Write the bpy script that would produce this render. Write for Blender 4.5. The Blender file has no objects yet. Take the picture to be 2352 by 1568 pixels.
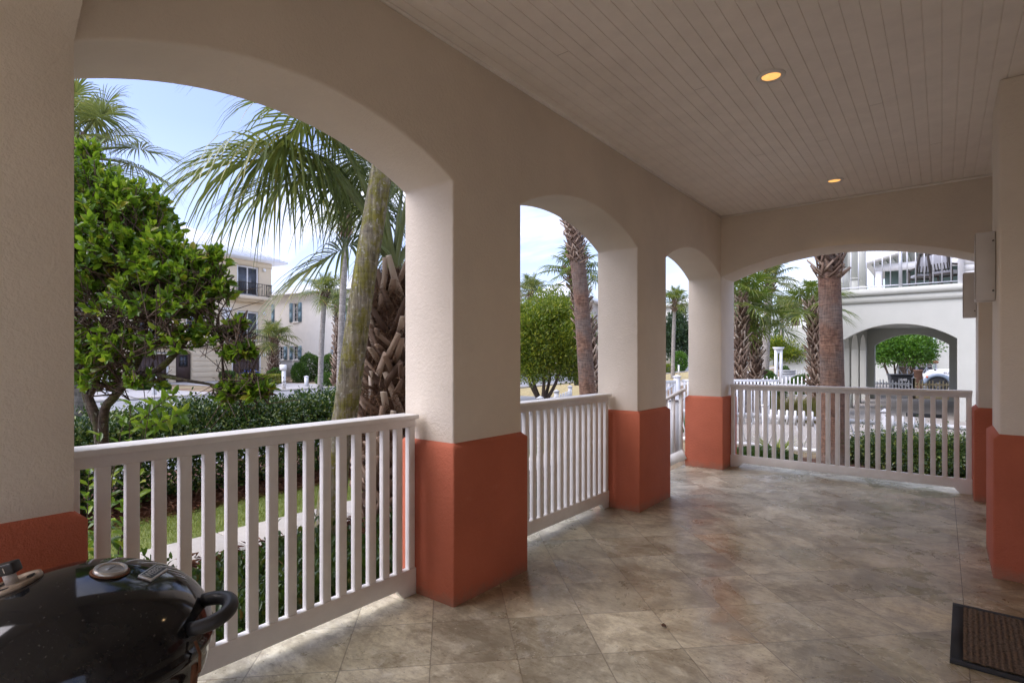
import bpy, math
import numpy as np
from mathutils import Vector, Matrix
R = math.radians
scene = bpy.context.scene
COL = scene.collection
RNG = np.random.default_rng(11)
GZ = -0.4                      # garden level; the porch floor is z = 0

# ------------------------------------------------------------------ camera geometry (used only to work out real places)
YAW = R(38.2); SY, CY = math.sin(YAW), math.cos(YAW); FPX, CU, HV, CAMZ = 1255., 1176., 822., 1.3
def P(u, v, d):
    r = (u-CU)/FPX
    return Vector(((-SY+CY*r)*d, (CY+SY*r)*d, CAMZ+(HV-v)/FPX*d))
def G(u, d, z=GZ):
    p = P(u, HV, d); p.z = z
    return p

# ------------------------------------------------------------------ mesh builder
class MB:
    def __init__(s, M=None):
        s.V = []; s.n = 0; s.L = []; s.S = []; s.M = M
    def addnp(s, V, F):
        V = np.asarray(V, float).reshape(-1, 3); F = np.asarray(F, int)
        s.V.append(V); s.L.append((F+s.n).ravel()); s.S.append(np.full(len(F), F.shape[1])); s.n += len(V)
    def add(s, verts, faces):
        V = np.array([tuple(v) for v in verts], float)
        s.V.append(V)
        for f in faces:
            s.L.append(np.array(f, int)+s.n); s.S.append(np.array([len(f)]))
        s.n += len(V)
    def box(s, x0, x1, y0, y1, z0, z1):
        s.add([(x0,y0,z0),(x1,y0,z0),(x1,y1,z0),(x0,y1,z0),(x0,y0,z1),(x1,y0,z1),(x1,y1,z1),(x0,y1,z1)],
              [(3,2,1,0),(4,5,6,7),(0,1,5,4),(1,2,6,5),(2,3,7,6),(3,0,4,7)])
        return s
    def beam(s, p0, p1, w, h, up=(0,0,1)):
        p0, p1 = Vector(p0), Vector(p1); d = (p1-p0).normalized(); u = Vector(up)
        a = d.cross(u)
        if a.length < 1e-4: a = d.cross(Vector((1,0,0)))
        a.normalize(); b = a.cross(d)
        c = []
        for p in (p0, p1):
            for i, j in ((-1,-1),(1,-1),(1,1),(-1,1)): c.append(p+a*(i*w/2)+b*(j*h/2))
        s.add(c, [(0,1,2,3),(7,6,5,4),(0,4,5,1),(1,5,6,2),(2,6,7,3),(3,7,4,0)])
        return s
    def tube(s, pts, rad, n=8, cap=True):
        pts = [Vector(p) for p in pts]; k = len(pts)
        if not hasattr(rad, '__len__'): rad = [rad]*k
        vs = []; a = None
        for i, p in enumerate(pts):
            d = (pts[min(i+1,k-1)]-pts[max(i-1,0)])
            if d.length < 1e-9: d = Vector((0,0,1))
            d.normalize()
            if a is None:
                a = d.cross(Vector((0,0,1)))
                if a.length < 1e-3: a = d.cross(Vector((1,0,0)))
            a = (a-d*a.dot(d)).normalized(); b = d.cross(a)
            for j in range(n):
                t = 2*math.pi*j/n
                vs.append(p+(a*math.cos(t)+b*math.sin(t))*rad[i])
        fs = []
        for i in range(k-1):
            for j in range(n):
                q = (j+1) % n
                fs.append((i*n+j, i*n+q, (i+1)*n+q, (i+1)*n+j))
        if cap: fs += [tuple(range(n))[::-1], tuple((k-1)*n+j for j in range(n))]
        s.add(vs, fs); return s
    def lathe(s, prof, n=32, c=(0,0,0), M=None):
        vs = []; fs = []; k = len(prof)
        for r, z in prof:
            for j in range(n):
                t = 2*math.pi*j/n
                p = Vector((r*math.cos(t), r*math.sin(t), z))
                vs.append((M @ p) if M else p+Vector(c))
        for i in range(k-1):
            for j in range(n):
                q = (j+1) % n
                fs.append((i*n+j, i*n+q, (i+1)*n+q, (i+1)*n+j))
        fs += [tuple(range(n))[::-1], tuple((k-1)*n+j for j in range(n))]
        s.add(vs, fs); return s
    def prism(s, poly, ax, a0, a1):
        """poly: 2D outline (ccw) in the plane normal to axis ax; extruded from a0 to a1"""
        def m(p, a):
            return {'x': (a,p[0],p[1]), 'y': (p[0],a,p[1]), 'z': (p[0],p[1],a)}[ax]
        n = len(poly)
        s.add([m(p,a0) for p in poly]+[m(p,a1) for p in poly],
              [tuple(range(n)), tuple(range(2*n-1,n-1,-1))]+[(i, i+n, (i+1)%n+n, (i+1)%n) for i in range(n)])
        return s
    def archwall(s, ax, t0, t1, s0, s1, H, ops, z0=0., N=28):
        """wall along axis ax ('x' or 'y'), thickness t0..t1 in the other axis, arched openings (a,b,spring,rise[,sill])"""
        def q(a, t, z): return (a,t,z) if ax == 'x' else (t,a,z)
        def quad(*c): s.add(c, [(0,1,2,3)])
        def top(o, a):
            a0, b0, sp, r = o[:4]
            if r <= 0: return sp
            h = (b0-a0)/2; c = (a0+b0)/2; Rr = (h*h+r*r)/(2*r)
            return sp+math.sqrt(max(0., Rr*Rr-(a-c)**2))-(Rr-r)
        x = s0; prev = None
        for o in sorted(ops)+[None]:
            e = o[0] if o else s1
            if e > x+1e-6:
                for t in (t0, t1):
                    c = [q(x,t,z0), q(e,t,z0)]+([q(e,t,o[2])] if o else [])+[q(e,t,H), q(x,t,H)]+([q(x,t,prev[2])] if prev else [])
                    s.add(c, [tuple(range(len(c)))])
                quad(q(x,t0,H), q(e,t0,H), q(e,t1,H), q(x,t1,H))
            if not o: break
            n = N if o[3] > 0 else 1
            sill = o[4] if len(o) > 4 else None
            for i in range(n):
                a = o[0]+(o[1]-o[0])*i/n; b = o[0]+(o[1]-o[0])*(i+1)/n
                za, zb = top(o,a), top(o,b)
                for t in (t0, t1): quad(q(a,t,za), q(b,t,zb), q(b,t,H), q(a,t,H))
                quad(q(a,t0,za), q(b,t0,zb), q(b,t1,zb), q(a,t1,za))
                quad(q(a,t0,H), q(b,t0,H), q(b,t1,H), q(a,t1,H))
            zb_ = z0 if sill is None else sill
            for a in o[:2]: quad(q(a,t0,zb_), q(a,t1,zb_), q(a,t1,o[2]), q(a,t0,o[2]))
            if sill is not None:
                for t in (t0, t1): quad(q(o[0],t,z0), q(o[1],t,z0), q(o[1],t,sill), q(o[0],t,sill))
                quad(q(o[0],t0,sill), q(o[1],t0,sill), q(o[1],t1,sill), q(o[0],t1,sill))
            x = o[1]; prev = o
        for a in (s0, s1): quad(q(a,t0,z0), q(a,t1,z0), q(a,t1,H), q(a,t0,H))
        return s
    def build(s, name, mat, parent=None, smooth=False, bevel=0, weld=False, local=False):
        V = np.concatenate(s.V)
        if parent is not None and not local: V = V-np.array(parent.location)
        L = np.concatenate(s.L); S = np.concatenate(s.S)
        me = bpy.data.meshes.new(name)
        me.vertices.add(len(V)); me.vertices.foreach_set('co', V.astype(np.float32).ravel())
        me.loops.add(len(L)); me.loops.foreach_set('vertex_index', L.astype(np.int32))
        me.polygons.add(len(S))
        me.polygons.foreach_set('loop_start', np.concatenate(([0], np.cumsum(S)[:-1])).astype(np.int32))
        me.update(calc_edges=True)
        if weld or bevel:
            import bmesh
            bm = bmesh.new(); bm.from_mesh(me)
            bmesh.ops.remove_doubles(bm, verts=bm.verts, dist=1e-4)
            bmesh.ops.recalc_face_normals(bm, faces=bm.faces)
            bm.to_mesh(me); bm.free()
        if smooth: me.polygons.foreach_set('use_smooth', np.ones(len(me.polygons), bool))
        me.materials.append(mat)
        o = bpy.data.objects.new(name, me); COL.objects.link(o)
        if parent is not None: o.parent = parent
        if bevel:
            b = o.modifiers.new('bevel', 'BEVEL'); b.width = bevel; b.segments = 2; b.limit_method = 'ANGLE'; b.angle_limit = R(50)
        return o

def tag(o, label=None, cat=None, group=None, kind=None):
    if label: o['label'] = label
    if cat: o['category'] = cat
    if group: o['group'] = group
    if kind: o['kind'] = kind
    return o
def thing(name, label, cat, loc=(0,0,0), rz=0., group=None):
    o = bpy.data.objects.new(name, None); COL.objects.link(o)
    o.location = Vector(loc); o.rotation_euler = (0,0,rz); o.empty_display_size = .1
    return tag(o, label, cat, group)
def struct(name, mb, mat, **k):
    return tag(mb.build(name, mat, **k), kind='structure')
def copy_tree(o, loc=None, rz=None, sc=None, label=None, parent=None):
    c = o.copy(); COL.objects.link(c)
    if parent: c.parent = parent
    for ch in list(o.children): copy_tree(ch, parent=c)
    if loc is not None: c.location = loc
    if rz is not None: c.rotation_euler = (0,0,rz)
    if sc is not None: c.scale = sc if hasattr(sc,'__len__') else (sc,sc,sc)
    if label: c['label'] = label
    return c
def text_part(s, size, mat, M, parent, name='lettering', ext=.002, align='CENTER'):
    cu = bpy.data.curves.new('t', 'FONT'); cu.body = s; cu.size = size; cu.extrude = ext
    cu.align_x = align; cu.align_y = 'CENTER'
    t = bpy.data.objects.new('t', cu); COL.objects.link(t)
    me = bpy.data.meshes.new_from_object(t.evaluated_get(bpy.context.evaluated_depsgraph_get()))
    bpy.data.objects.remove(t); me.name = name
    me.transform(M); me.materials.clear(); me.materials.append(mat)
    o = bpy.data.objects.new(name, me); COL.objects.link(o); o.parent = parent
    return o

# ------------------------------------------------------------------ materials
class NT:
    def __init__(s, name):
        s.m = bpy.data.materials.new(name); s.m.use_nodes = True
        s.t = s.m.node_tree; s.n = s.t.nodes; s.b = s.n['Principled BSDF']; s.out = s.n['Material Output']
        s.co = s.n.new('ShaderNodeTexCoord').outputs['Object']
    def new(s, t, **k):
        n = s.n.new('ShaderNode'+t)
        for a, v in k.items(): setattr(n, a, v)
        return n
    def link(s, a, b): s.t.links.new(a, b)
    def mapped(s, scale=(1,1,1), rot=(0,0,0), src=None):
        m = s.new('Mapping'); m.inputs['Scale'].default_value = scale; m.inputs['Rotation'].default_value = rot
        s.link(src or s.co, m.inputs['Vector']); return m.outputs[0]
    def noise(s, sc, det=4, rough=.55, vec=None, dist=0.):
        n = s.new('TexNoise'); n.inputs['Scale'].default_value = sc; n.inputs['Detail'].default_value = det
        n.inputs['Roughness'].default_value = rough; n.inputs['Distortion'].default_value = dist
        s.link(vec or s.co, n.inputs['Vector']); return n.outputs['Fac']
    def ramp(s, f, stops, interp='LINEAR'):
        r = s.new('ValToRGB'); e = r.color_ramp.elements; r.color_ramp.interpolation = interp
        while len(e) < len(stops): e.new(.5)
        for x, (p, c) in zip(e, stops):
            x.position = p; x.color = tuple(c)+(1,) if hasattr(c,'__len__') else (c,c,c,1)
        s.link(f, r.inputs['Fac']); return r.outputs['Color']
    def mix(s, f, a, b, mode='MIX'):
        m = s.new('Mix', data_type='RGBA', blend_type=mode)
        for v, i in ((f,0),(a,6),(b,7)):
            if hasattr(v,'default_value') or hasattr(v,'is_linked'): s.link(v, m.inputs[i])
            else: m.inputs[i].default_value = tuple(v)+(1,) if hasattr(v,'__len__') else v
        return m.outputs[2]
    def math(s, op, a, b=0., c=0.):
        m = s.new('Math', operation=op)
        for i, v in enumerate((a,b,c)):
            if hasattr(v,'is_linked'): s.link(v, m.inputs[i])
            else: m.inputs[i].default_value = v
        return m.outputs[0]
    def col(s, c):
        if hasattr(c,'is_linked'): s.link(c, s.b.inputs['Base Color'])
        else: s.b.inputs['Base Color'].default_value = tuple(c)+(1,)
        return s
    def rough(s, v):
        if hasattr(v,'is_linked'): s.link(v, s.b.inputs['Roughness'])
        else: s.b.inputs['Roughness'].default_value = v
        return s
    def bump(s, h, st=.3, dist=.01):
        b = s.new('Bump'); b.inputs['Strength'].default_value = st; b.inputs['Distance'].default_value = dist
        s.link(h, b.inputs['Height']); s.link(b.outputs[0], s.b.inputs['Normal']); return s

def scl(c, k): return tuple(min(1, x*k) for x in c)
def stucco(name, c, st=.35, sc=55, var=.08):
    m = NT(name); f = m.noise(1.7, 5, .6)
    m.col(m.ramp(f, [(.25, scl(c,1-var)), (.75, scl(c,1+var))])).rough(.9)
    h = m.math('ADD', m.noise(sc, 3, .6), m.math('MULTIPLY', m.noise(sc*3, 2), .5))
    return m.bump(h, st, .012).m
def paint(name, c, rough=.45, var=.05, st=.06):
    m = NT(name); f = m.noise(6, 5, .65)
    m.col(m.ramp(f, [(.3, scl(c,1-var)), (.7, scl(c,1+var))])).rough(rough)
    return m.bump(m.noise(90, 2, vec=m.mapped((1,1,.12))), st, .004).m
def plain(name, c, rough=.5, metal=0., var=.06, sc=8):
    m = NT(name); m.col(m.ramp(m.noise(sc, 4), [(.3, scl(c,1-var)), (.7, scl(c,1+var))])).rough(rough)
    m.b.inputs['Metallic'].default_value = metal; return m.m
def leafmat(name, stops, rough=.38, trans=.25, tcol=(.25,.42,.03), spec=.5):
    m = NT(name); g = m.new('NewGeometry'); c = m.ramp(g.outputs['Random Per Island'], stops)
    m.col(c).rough(rough); m.b.inputs['Specular IOR Level'].default_value = spec
    t = m.new('BsdfTranslucent'); m.link(m.mix(.55, c, tcol), t.inputs['Color'])
    x = m.new('MixShader'); x.inputs[0].default_value = trans
    m.link(m.b.outputs[0], x.inputs[1]); m.link(t.outputs[0], x.inputs[2]); m.link(x.outputs[0], m.out.inputs['Surface'])
    return m.m
def islandmat(name, stops, rough=.8):
    m = NT(name); g = m.new('NewGeometry'); m.col(m.ramp(g.outputs['Random Per Island'], stops)).rough(rough); return m.m
def bark(name, c1, c2, c3=None, sc=(14,14,3), st=.8, moss=None, rings=0., dist=.02):
    m = NT(name); v = m.mapped(sc); f = m.noise(2.2, 6, .7, v)
    c = m.ramp(f, [(.3, c1), (.62, c2)])
    if c3: c = m.mix(m.ramp(m.noise(1.4, 4, .6), [(.45,0.),(.62,1.)]), c, c3)
    if moss:
        k = m.ramp(m.noise(9, 6, .75, m.mapped((1,1,.7))), [(.46,0.),(.58,1.)])
        c = m.mix(k, c, moss[0])
        k2 = m.ramp(m.noise(26, 3, .6), [(.6,0.),(.66,1.)])
        c = m.mix(k2, c, moss[1])
    h = f
    if rings < 0:
        vt_ = m.noise(1., 5, .7, m.mapped((34,34,2.2)), .3); hz_ = m.noise(1., 4, .6, m.mapped((3,3,26)), .5)
        g_ = m.math('ADD', m.math('MULTIPLY', vt_, .72), m.math('MULTIPLY', hz_, .28))
        c = m.mix(1., c, m.ramp(g_, [(.36, .35), (.48, .95), (.62, 1.35)]), 'MULTIPLY')
        h = m.math('ADD', m.math('MULTIPLY', f, .4), g_)
    if rings > 0:
        hz_ = m.noise(1., 5, .7, m.mapped((rings*.9,rings*.9,rings*9)), .4); vt_ = m.noise(1., 4, .65, m.mapped((rings*9,rings*9,rings*.8)))
        g_ = m.math('ADD', m.math('MULTIPLY', hz_, .6), m.math('MULTIPLY', vt_, .4))
        c = m.mix(1., c, m.ramp(g_, [(.38, .45), (.5, .95), (.62, 1.45)]), 'MULTIPLY')
        h = m.math('ADD', m.math('MULTIPLY', f, .5), g_)
    return m.col(c).rough(.95).bump(h, st, dist).m

CREAM = stucco('cream stucco', (.745,.67,.57), .3, 52)
TERRA = stucco('terracotta stucco', (.46,.126,.067), .4, 55, .14)
WHITE = paint('white railing paint', (.80,.785,.765), .45, .07)
CEIL = paint('ceiling board paint', (.88,.83,.77), .5, .05)
WHITEP = paint('white fence paint', (.80,.81,.82))
WHITEH = stucco('pale stucco', (.52,.525,.47), .25, 30, .05)
GREYM = plain('taupe metal', (.60,.57,.545), .4, 0.)
LINEN = stucco('inner house wall', (.66,.55,.46), .35, 48)

def travertine():
    m = NT('travertine tiles'); sep = m.new('SeparateXYZ'); m.link(m.co, sep.inputs[0])
    x, y = sep.outputs[0], sep.outputs[1]
    T = .374
    U = m.math('DIVIDE', m.math('SUBTRACT', m.math('MULTIPLY', m.math('ADD', x, y), .70711), .304), T)
    V = m.math('DIVIDE', m.math('SUBTRACT', m.math('MULTIPLY', m.math('SUBTRACT', y, x), .70711), .098), T)
    return trav_body(m, U, V, T)
def trav_border(name, T, off=0.):
    m = NT(name); sep = m.new('SeparateXYZ'); m.link(m.co, sep.inputs[0])
    U = m.math('DIVIDE', m.math('SUBTRACT', sep.outputs[0], off), T); V = m.math('DIVIDE', sep.outputs[1], T)
    return trav_body(m, U, V, T, .72)
def trav_body(m, U, V, T, k=1.):
    cu, cv = m.math('FLOOR', U), m.math('FLOOR', V)
    fu, fv = m.math('FRACT', U), m.math('FRACT', V)
    cell = m.new('CombineXYZ'); m.link(cu, cell.inputs[0]); m.link(cv, cell.inputs[1])
    wn = m.new('TexWhiteNoise', noise_dimensions='2D'); m.link(cell.outputs[0], wn.inputs['Vector'])
    rnd = wn.outputs['Value']; rc = wn.outputs['Color']
    off = m.new('VectorMath', operation='MULTIPLY_ADD'); m.link(rc, off.inputs[0]); off.inputs[1].default_value = (9,9,9); m.link(m.co, off.inputs[2])
    vt = off.outputs[0]
    big = m.noise(1.1, 5, .62, m.mapped((1,1,1)))
    veins = m.noise(4.6, 9, .68, m.mapped((1,2.6,1), (0,0,R(22)), vt), .8)
    fine = m.noise(24, 7, .78, m.mapped((1,1.8,1), (0,0,R(22)), vt))
    c = m.ramp(veins, [(.32, (.27,.225,.16)), (.45, (.56,.50,.385)), (.55, (.74,.68,.55)), (.68, (.88,.84,.73))])
    c = m.mix(.5, c, m.ramp(fine, [(.34, (.23,.19,.135)), (.46, (.66,.60,.475)), (.62, (.90,.86,.75))]))
    cloud = m.ramp(m.noise(7., 8, .75, vt, .5), [(.56,0.),(.68,1.)])
    c = m.mix(m.math('MULTIPLY', cloud, .8), c, (.85,.81,.75))
    dirt = m.ramp(m.noise(2.6, 9, .74, m.mapped((1,1,1),(0,0,.5)), .6), [(.43,1.),(.55,0.)])
    c = m.mix(m.math('MULTIPLY', dirt, .52), c, (.24,.19,.13))
    st = m.ramp(big, [(.38, .82), (.62, 1.15)])
    c = m.mix(1., c, st, 'MULTIPLY')
    rust = m.ramp(m.noise(2.7, 5, .6, m.mapped((1,1,1),(0,0,2.))), [(.70,0.),(.76,1.)])
    c = m.mix(m.math('MULTIPLY', rust, .06), c, (.38,.21,.09))
    tv = m.ramp(rnd, [(0., .78), (1., 1.14)])
    c = m.mix(1., c, tv, 'MULTIPLY')
    pits = m.ramp(m.noise(34, 5, .62, m.mapped((1,2.4,1),(0,0,R(22)))), [(.31,1.),(.39,0.)])
    fleck = m.ramp(m.noise(30, 6, .7, m.mapped((1,1.7,1),(0,0,R(40)), vt)), [(.60,0.),(.68,1.)])
    c = m.mix(m.math('MULTIPLY', fleck, .55), c, (.90,.86,.78))
    c = m.mix(m.math('MULTIPLY', pits, .7), c, (.12,.095,.07))
    eu = m.math('MINIMUM', fu, m.math('SUBTRACT', 1., fu)); ev = m.math('MINIMUM', fv, m.math('SUBTRACT', 1., fv))
    ed = m.math('MULTIPLY', m.math('MINIMUM', eu, ev), T)
    gr = m.ramp(ed, [(.0014,1.),(.0034,0.)])
    c = m.mix(m.math('MULTIPLY', gr, .75), c, (.16,.125,.095))
    c = m.mix(1., c, (1.02*k,1.01*k,.90*k), 'MULTIPLY')
    m.col(c)
    rr = m.ramp(m.noise(1.6, 6, .66, vt, .6), [(.38,.17),(.62,.58)])
    m.rough(rr); m.b.inputs['Specular IOR Level'].default_value = .5
    h = m.math('SUBTRACT', m.math('MULTIPLY', fine, .3), m.math('ADD', m.math('MULTIPLY', pits, .5), gr))
    return m.bump(h, .22, .004).m
def wear(mt):
    m = NT.__new__(NT); m.m = mt; m.t = mt.node_tree; m.n = m.t.nodes; m.b = m.n['Principled BSDF']; m.co = [n for n in m.n if n.type == 'TEX_COORD'][0].outputs['Object']
    src = m.b.inputs['Base Color'].links[0].from_socket
    g = m.new('NewGeometry'); sp = m.new('SeparateXYZ'); m.link(g.outputs['Position'], sp.inputs[0])
    k = m.math('ADD', sp.outputs[2], m.math('MULTIPLY', m.math('SUBTRACT', m.noise(9, 6, .75), .5), .22))
    d = m.ramp(k, [(.0,.55),(.07,0.)]); sc = m.ramp(m.noise(4, 8, .8, m.mapped((1,1,2.5))), [(.63,0.),(.70,.35)])
    c = m.mix(d, src, (.24,.17,.12)); c = m.mix(sc, c, (.55,.24,.15)); m.col(c)
wear(TERRA)
TRAV = travertine()

# ------------------------------------------------------------------ THE PORCH
ARC = [(-3.97,-2.35,2.24,.2), (-1.75,-.13,2.24,.2), (.47,2.08,2.24,.2), (2.67,4.31,2.24,.2), (4.92,6.53,2.24,.2)]
ZC = 2.95
porch = thing('porch', 'beige stucco arcade porch with terracotta column bases and a board ceiling', 'porch', (-2.2,2.5,0))
MB().archwall('y', -2.42, -2.03, -4.6, 7.03, 3.2, ARC, -.4).build('arcade_wall', CREAM, porch, bevel=.012)
MB().archwall('x', 6.53, 7.027, -2.032, 2.8, 3.2, [(-2.028,.26,2.24,.225)], -.4).build('end_wall', CREAM, porch, bevel=.012)
MB().archwall('x', .10, .472, -2.032, 2.42, ZC+.05, [(-2.028,.26,2.24,.5), (.80,2.3,2.24,.4)], 0).build('cross_wall', CREAM, porch, bevel=.012)
MB().archwall('y', 2.42, 2.8, -4.6, 6.53, 3.2, [(-1.9,.0,2.24,.2)], -.4).build('house_wall', LINEN, porch, bevel=.012)  # out of view; its arched opening is added to let daylight in
MB().archwall('x',-4.6,-4.25,-2.032,2.42,3.2,[(-1.9,2.3,2.5,.3)],-.4).build('unseen_rear_wall', LINEN, porch)  # unseen wall, added to darken the porch; opening widened for more light
MB().box(-2.44,3.2,-5.,7.05,3.203,3.5).build('roof_slab', CREAM, porch)
pr = []                                       # tongue-and-groove boards, one mesh
cb = MB(); y0, y1 = -4.3, 6.53; x = -2.03; pitch = .0752
while x < 2.42:
    e = min(x+pitch, 2.42)
    a, b, g, k = x+.0026, e-.0026, .0045, .0035
    for (xa, za, xb, zb) in ((x,ZC+g,x+.002,ZC+g), (x+.002,ZC+g,a+.001,ZC), (a+.001,ZC,b,ZC), (b,ZC,e-.001,ZC+g), (e-.001,ZC+g,e,ZC+g)):
        cb.add([(xa,y0,za),(xb,y0,zb),(xb,y1,zb),(xa,y1,za)], [(0,1,2,3)])
    x = e
ceil = cb.build('ceiling', CEIL, porch)
JM = plain('board joint', (.40,.36,.32), .7)
for u, v in ((1891,322),(1750,355),(2021,238),(1300,120),(2150,330),(1620,200)):
    d = (ZC-CAMZ)*FPX/(HV-v); q = P(u,v,d); k = math.floor((q.x+2.03)/pitch); MB().box(-2.03+k*pitch+.004, -2.03+(k+1)*pitch-.004, q.y-.0012, q.y+.0012, ZC-.0008, ZC+.004).build('board_joint', JM, porch)
tr = MB().box(-2.029,2.42,6.505,6.529,ZC-.02,ZC-.001).box(-2.029,-2.01,.475,6.504,ZC-.012,ZC-.001); tr.build('ceiling_trim', CEIL, porch)
def base_mb(x0, x1, y0, y1, pr=.03, zt=.82):
    m = MB(); n = [(x0-pr,y0-pr),(x1+pr,y0-pr),(x1+pr,y1+pr),(x0-pr,y1+pr)]
    q = [(x0+.004,y0+.004),(x1-.004,y0+.004),(x1-.004,y1-.004),(x0+.004,y1-.004)]
    v = [(a,b,-.4) for a,b in n]+[(a,b,zt) for a,b in n]+[(a,b,zt+.032) for a,b in q]
    f = [(i,(i+1)%4,(i+1)%4+4,i+4) for i in range(4)]+[(i+4,(i+1)%4+4,(i+1)%4+8,i+8) for i in range(4)]+[(8,9,10,11),(3,2,1,0)]
    m.add(v, f); return m
for a, b in ((-2.35,-1.75),(-.13,.47),(2.08,2.67),(4.31,4.92)):
    base_mb(-2.42,-2.03,a,b).build('column_base', TERRA, porch, bevel=.008)
base_mb(-2.42,-2.03,6.53,7.027).build('column_base', TERRA, porch, bevel=.008)
base_mb(.26,2.8,6.53,7.027,.032).build('column_base', TERRA, porch, bevel=.008)
col = MB().box(.268,.83,4.335,4.925,0,ZC+.001).build('column', CREAM, porch, bevel=.012)
base_mb(.268,.83,4.335,4.925).build('column_base', TERRA, porch, bevel=.008)

struct('floor', MB().box(-2.47,2.42,-4.25,7.08,-.39,0), TRAV)
struct('grout_line', MB().box(.0885,.0912,-4.2,6.555,-.01,.0006), plain('grout', (.17,.14,.11), .9))
struct('stairs', MB().box(-2.75,-2.472,4.95,6.5,-.41,-.135).box(-3.03,-2.752,4.95,6.5,-.41,-.27), trav_border('travertine steps', .41))

# ---- railings
def railing(label, axis, a0, a1, c, group='porch railings'):
    """axis: direction the rail runs; a0..a1 its span; c its centre in the other axis (front face towards the porch)"""
    loc = ((a0+a1)/2, c, 0) if axis == 'x' else (c, (a0+a1)/2, 0)
    t = thing('railing', label, 'railing', loc, 0, group)
    sg = 1 if axis == 'y' else -1                # porch side
    def bx(m, s0, s1, t0, t1, z0, z1):
        q0, q1 = sorted((c+sg*t0, c+sg*t1))
        return m.box(q0,q1,s0,s1,z0,z1) if axis == 'y' else m.box(s0,s1,q0,q1,z0,z1)
    bx(MB(), a0, a1, -.065, .065, .966, .99).build('top_rail', WHITE, t, bevel=.004)
    bx(MB(), a0+.002, a1-.002, -.018, .036, .922, .9655).build('under_rail', WHITE, t, bevel=.002)
    f = .032; n = 0
    pl = [(a0,.0), (a0+.09,.0), (a0+.135,.052), (a1-.135,.052), (a1-.09,.0), (a1,.0), (a1,.145), (a0,.145)]
    MB().prism(pl, 'x' if axis == 'y' else 'y', *sorted((c-sg*.0, c+sg*.04))).build('bottom_rail', WHITE, t, bevel=.003)
    k = max(2, int(round((a1-a0-.06)/.0892))); me = None
    for i in range(k+1):
        p = a0+.026+(a1-a0-.052)*i/k
        if me is None:
            o = bx(MB(), p-.021, p+.021, .002, .034, .1452, .9215).build('baluster', WHITE, t, bevel=.002); me = o; p0 = p
        else:
            q = me.copy(); COL.objects.link(q); q.location = (p-p0,0,0) if axis == 'x' else (0,p-p0,0)
    return t
railing('white railing behind the black grill, in the nearest arch', 'y', .502, 2.048, -2.325)
railing('white railing in the middle arch, between two orange column bases', 'y', 2.702, 4.278, -2.325)
railing('white railing across the wide arch in the far end wall', 'x', -1.998, .228, 6.82)
# stair railing sloping down outside the third arch
st = thing('stair_railing', 'white railing sloping down the steps beside the third orange column base', 'railing', (-2.5,6.52,0))
sl = lambda x: .94+(x+2.45)*.55
MB().beam((-2.452,6.50,sl(-2.452)-.02),(-3.25,6.50,sl(-3.25)-.02),.09,.035).build('top_rail', WHITE, st)
MB().beam((-2.452,6.50,sl(-2.452)-.80),(-3.25,6.50,sl(-3.25)-.80),.04,.12).build('bottom_rail', WHITE, st)
for i in range(8):
    xx = -2.50-i*.095
    MB().box(xx-.02,xx+.02,6.485,6.515,sl(xx)-.75,sl(xx)-.03).build('baluster', WHITE, st)
nw = MB().box(-3.36,-3.25,6.445,6.555,GZ,.50).box(-3.385,-3.225,6.42,6.58,.50,.525); nw.prism([(-3.37,.525),(-3.24,.525),(-3.305,.575)],'y',6.435,6.565)
nw.build('newel_post', WHITEP, st)

# ---- ceiling lights
EM = NT('lamp lens'); EM.b.inputs['Emission Color'].default_value = (1,.47,.12,1); EM.b.inputs['Emission Strength'].default_value = .42; EM.col((.9,.7,.4))
def downlight(y, label):
    t = thing('ceiling_light', label, 'ceiling light', (-.786,y,ZC), 0, 'recessed ceiling lights')
    MB().lathe([(.050,-.002),(.056,-.010),(.074,-.009),(.078,-.002),(.078,.004),(.05,.004)], 40, (-.786,y,ZC)).build('trim_ring', WHITE, t, smooth=True)
    MB().lathe([(.0,-.004),(.051,-.004),(.051,.003)], 32, (-.786,y,ZC)).build('lens', EM.m, t)
    l = bpy.data.lights.new('lamp', 'SPOT'); l.energy = 7.; l.color = (1,.66,.34); l.spot_size = R(130); l.spot_blend = 1.; l.shadow_soft_size = .05
    lo = bpy.data.objects.new('lamp', l); COL.objects.link(lo); lo.parent = t; lo.location = (0,0,-.03)
downlight(3.45, 'lit recessed ceiling light nearest the camera, amber glow in a white ring')
downlight(5.84, 'lit recessed ceiling light farther away, close to the end wall')

# ---- wall sconces
def sconce(x, y, z0, z1, label):
    t = thing('wall_light', label, 'wall light', (x,y,z0), 0, 'grey box wall lights')
    MB().box(x-.10,x-.002,y-.075,y+.075,z0,z1).build('housing', GREYM, t, bevel=.006)
    b = MB(); n = 46
    for i in range(n):
        z = z0+.015+(z1-z0-.03)*i/(n-1)
        b.lathe([(.0015,-.004),(.004,-.002),(.004,.002),(.0015,.004)], 6, (x-.101,y-.074,z))
    b.build('beaded_edge', plain('beaded metal', (.5,.46,.42), .3, .7), t)
    s = MB()
    for z in (z0+.06, z1-.06): s.lathe([(.0,-.003),(.006,-.002),(.006,.002)], 10, M=Matrix.Translation((x-.014,y-.0755,z)) @ Matrix.Rotation(R(90),4,'X'))
    s.build('screw', plain('dark screw', (.12,.11,.10), .4, .8), t)
sconce(.268, 4.66, 1.665, 2.10, 'grey metal box wall light on the side of the nearest right-hand column')
sconce(.26, 6.90, 1.69, 2.12, 'grey metal box wall light in the end arch, partly behind the nearer one')

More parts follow.
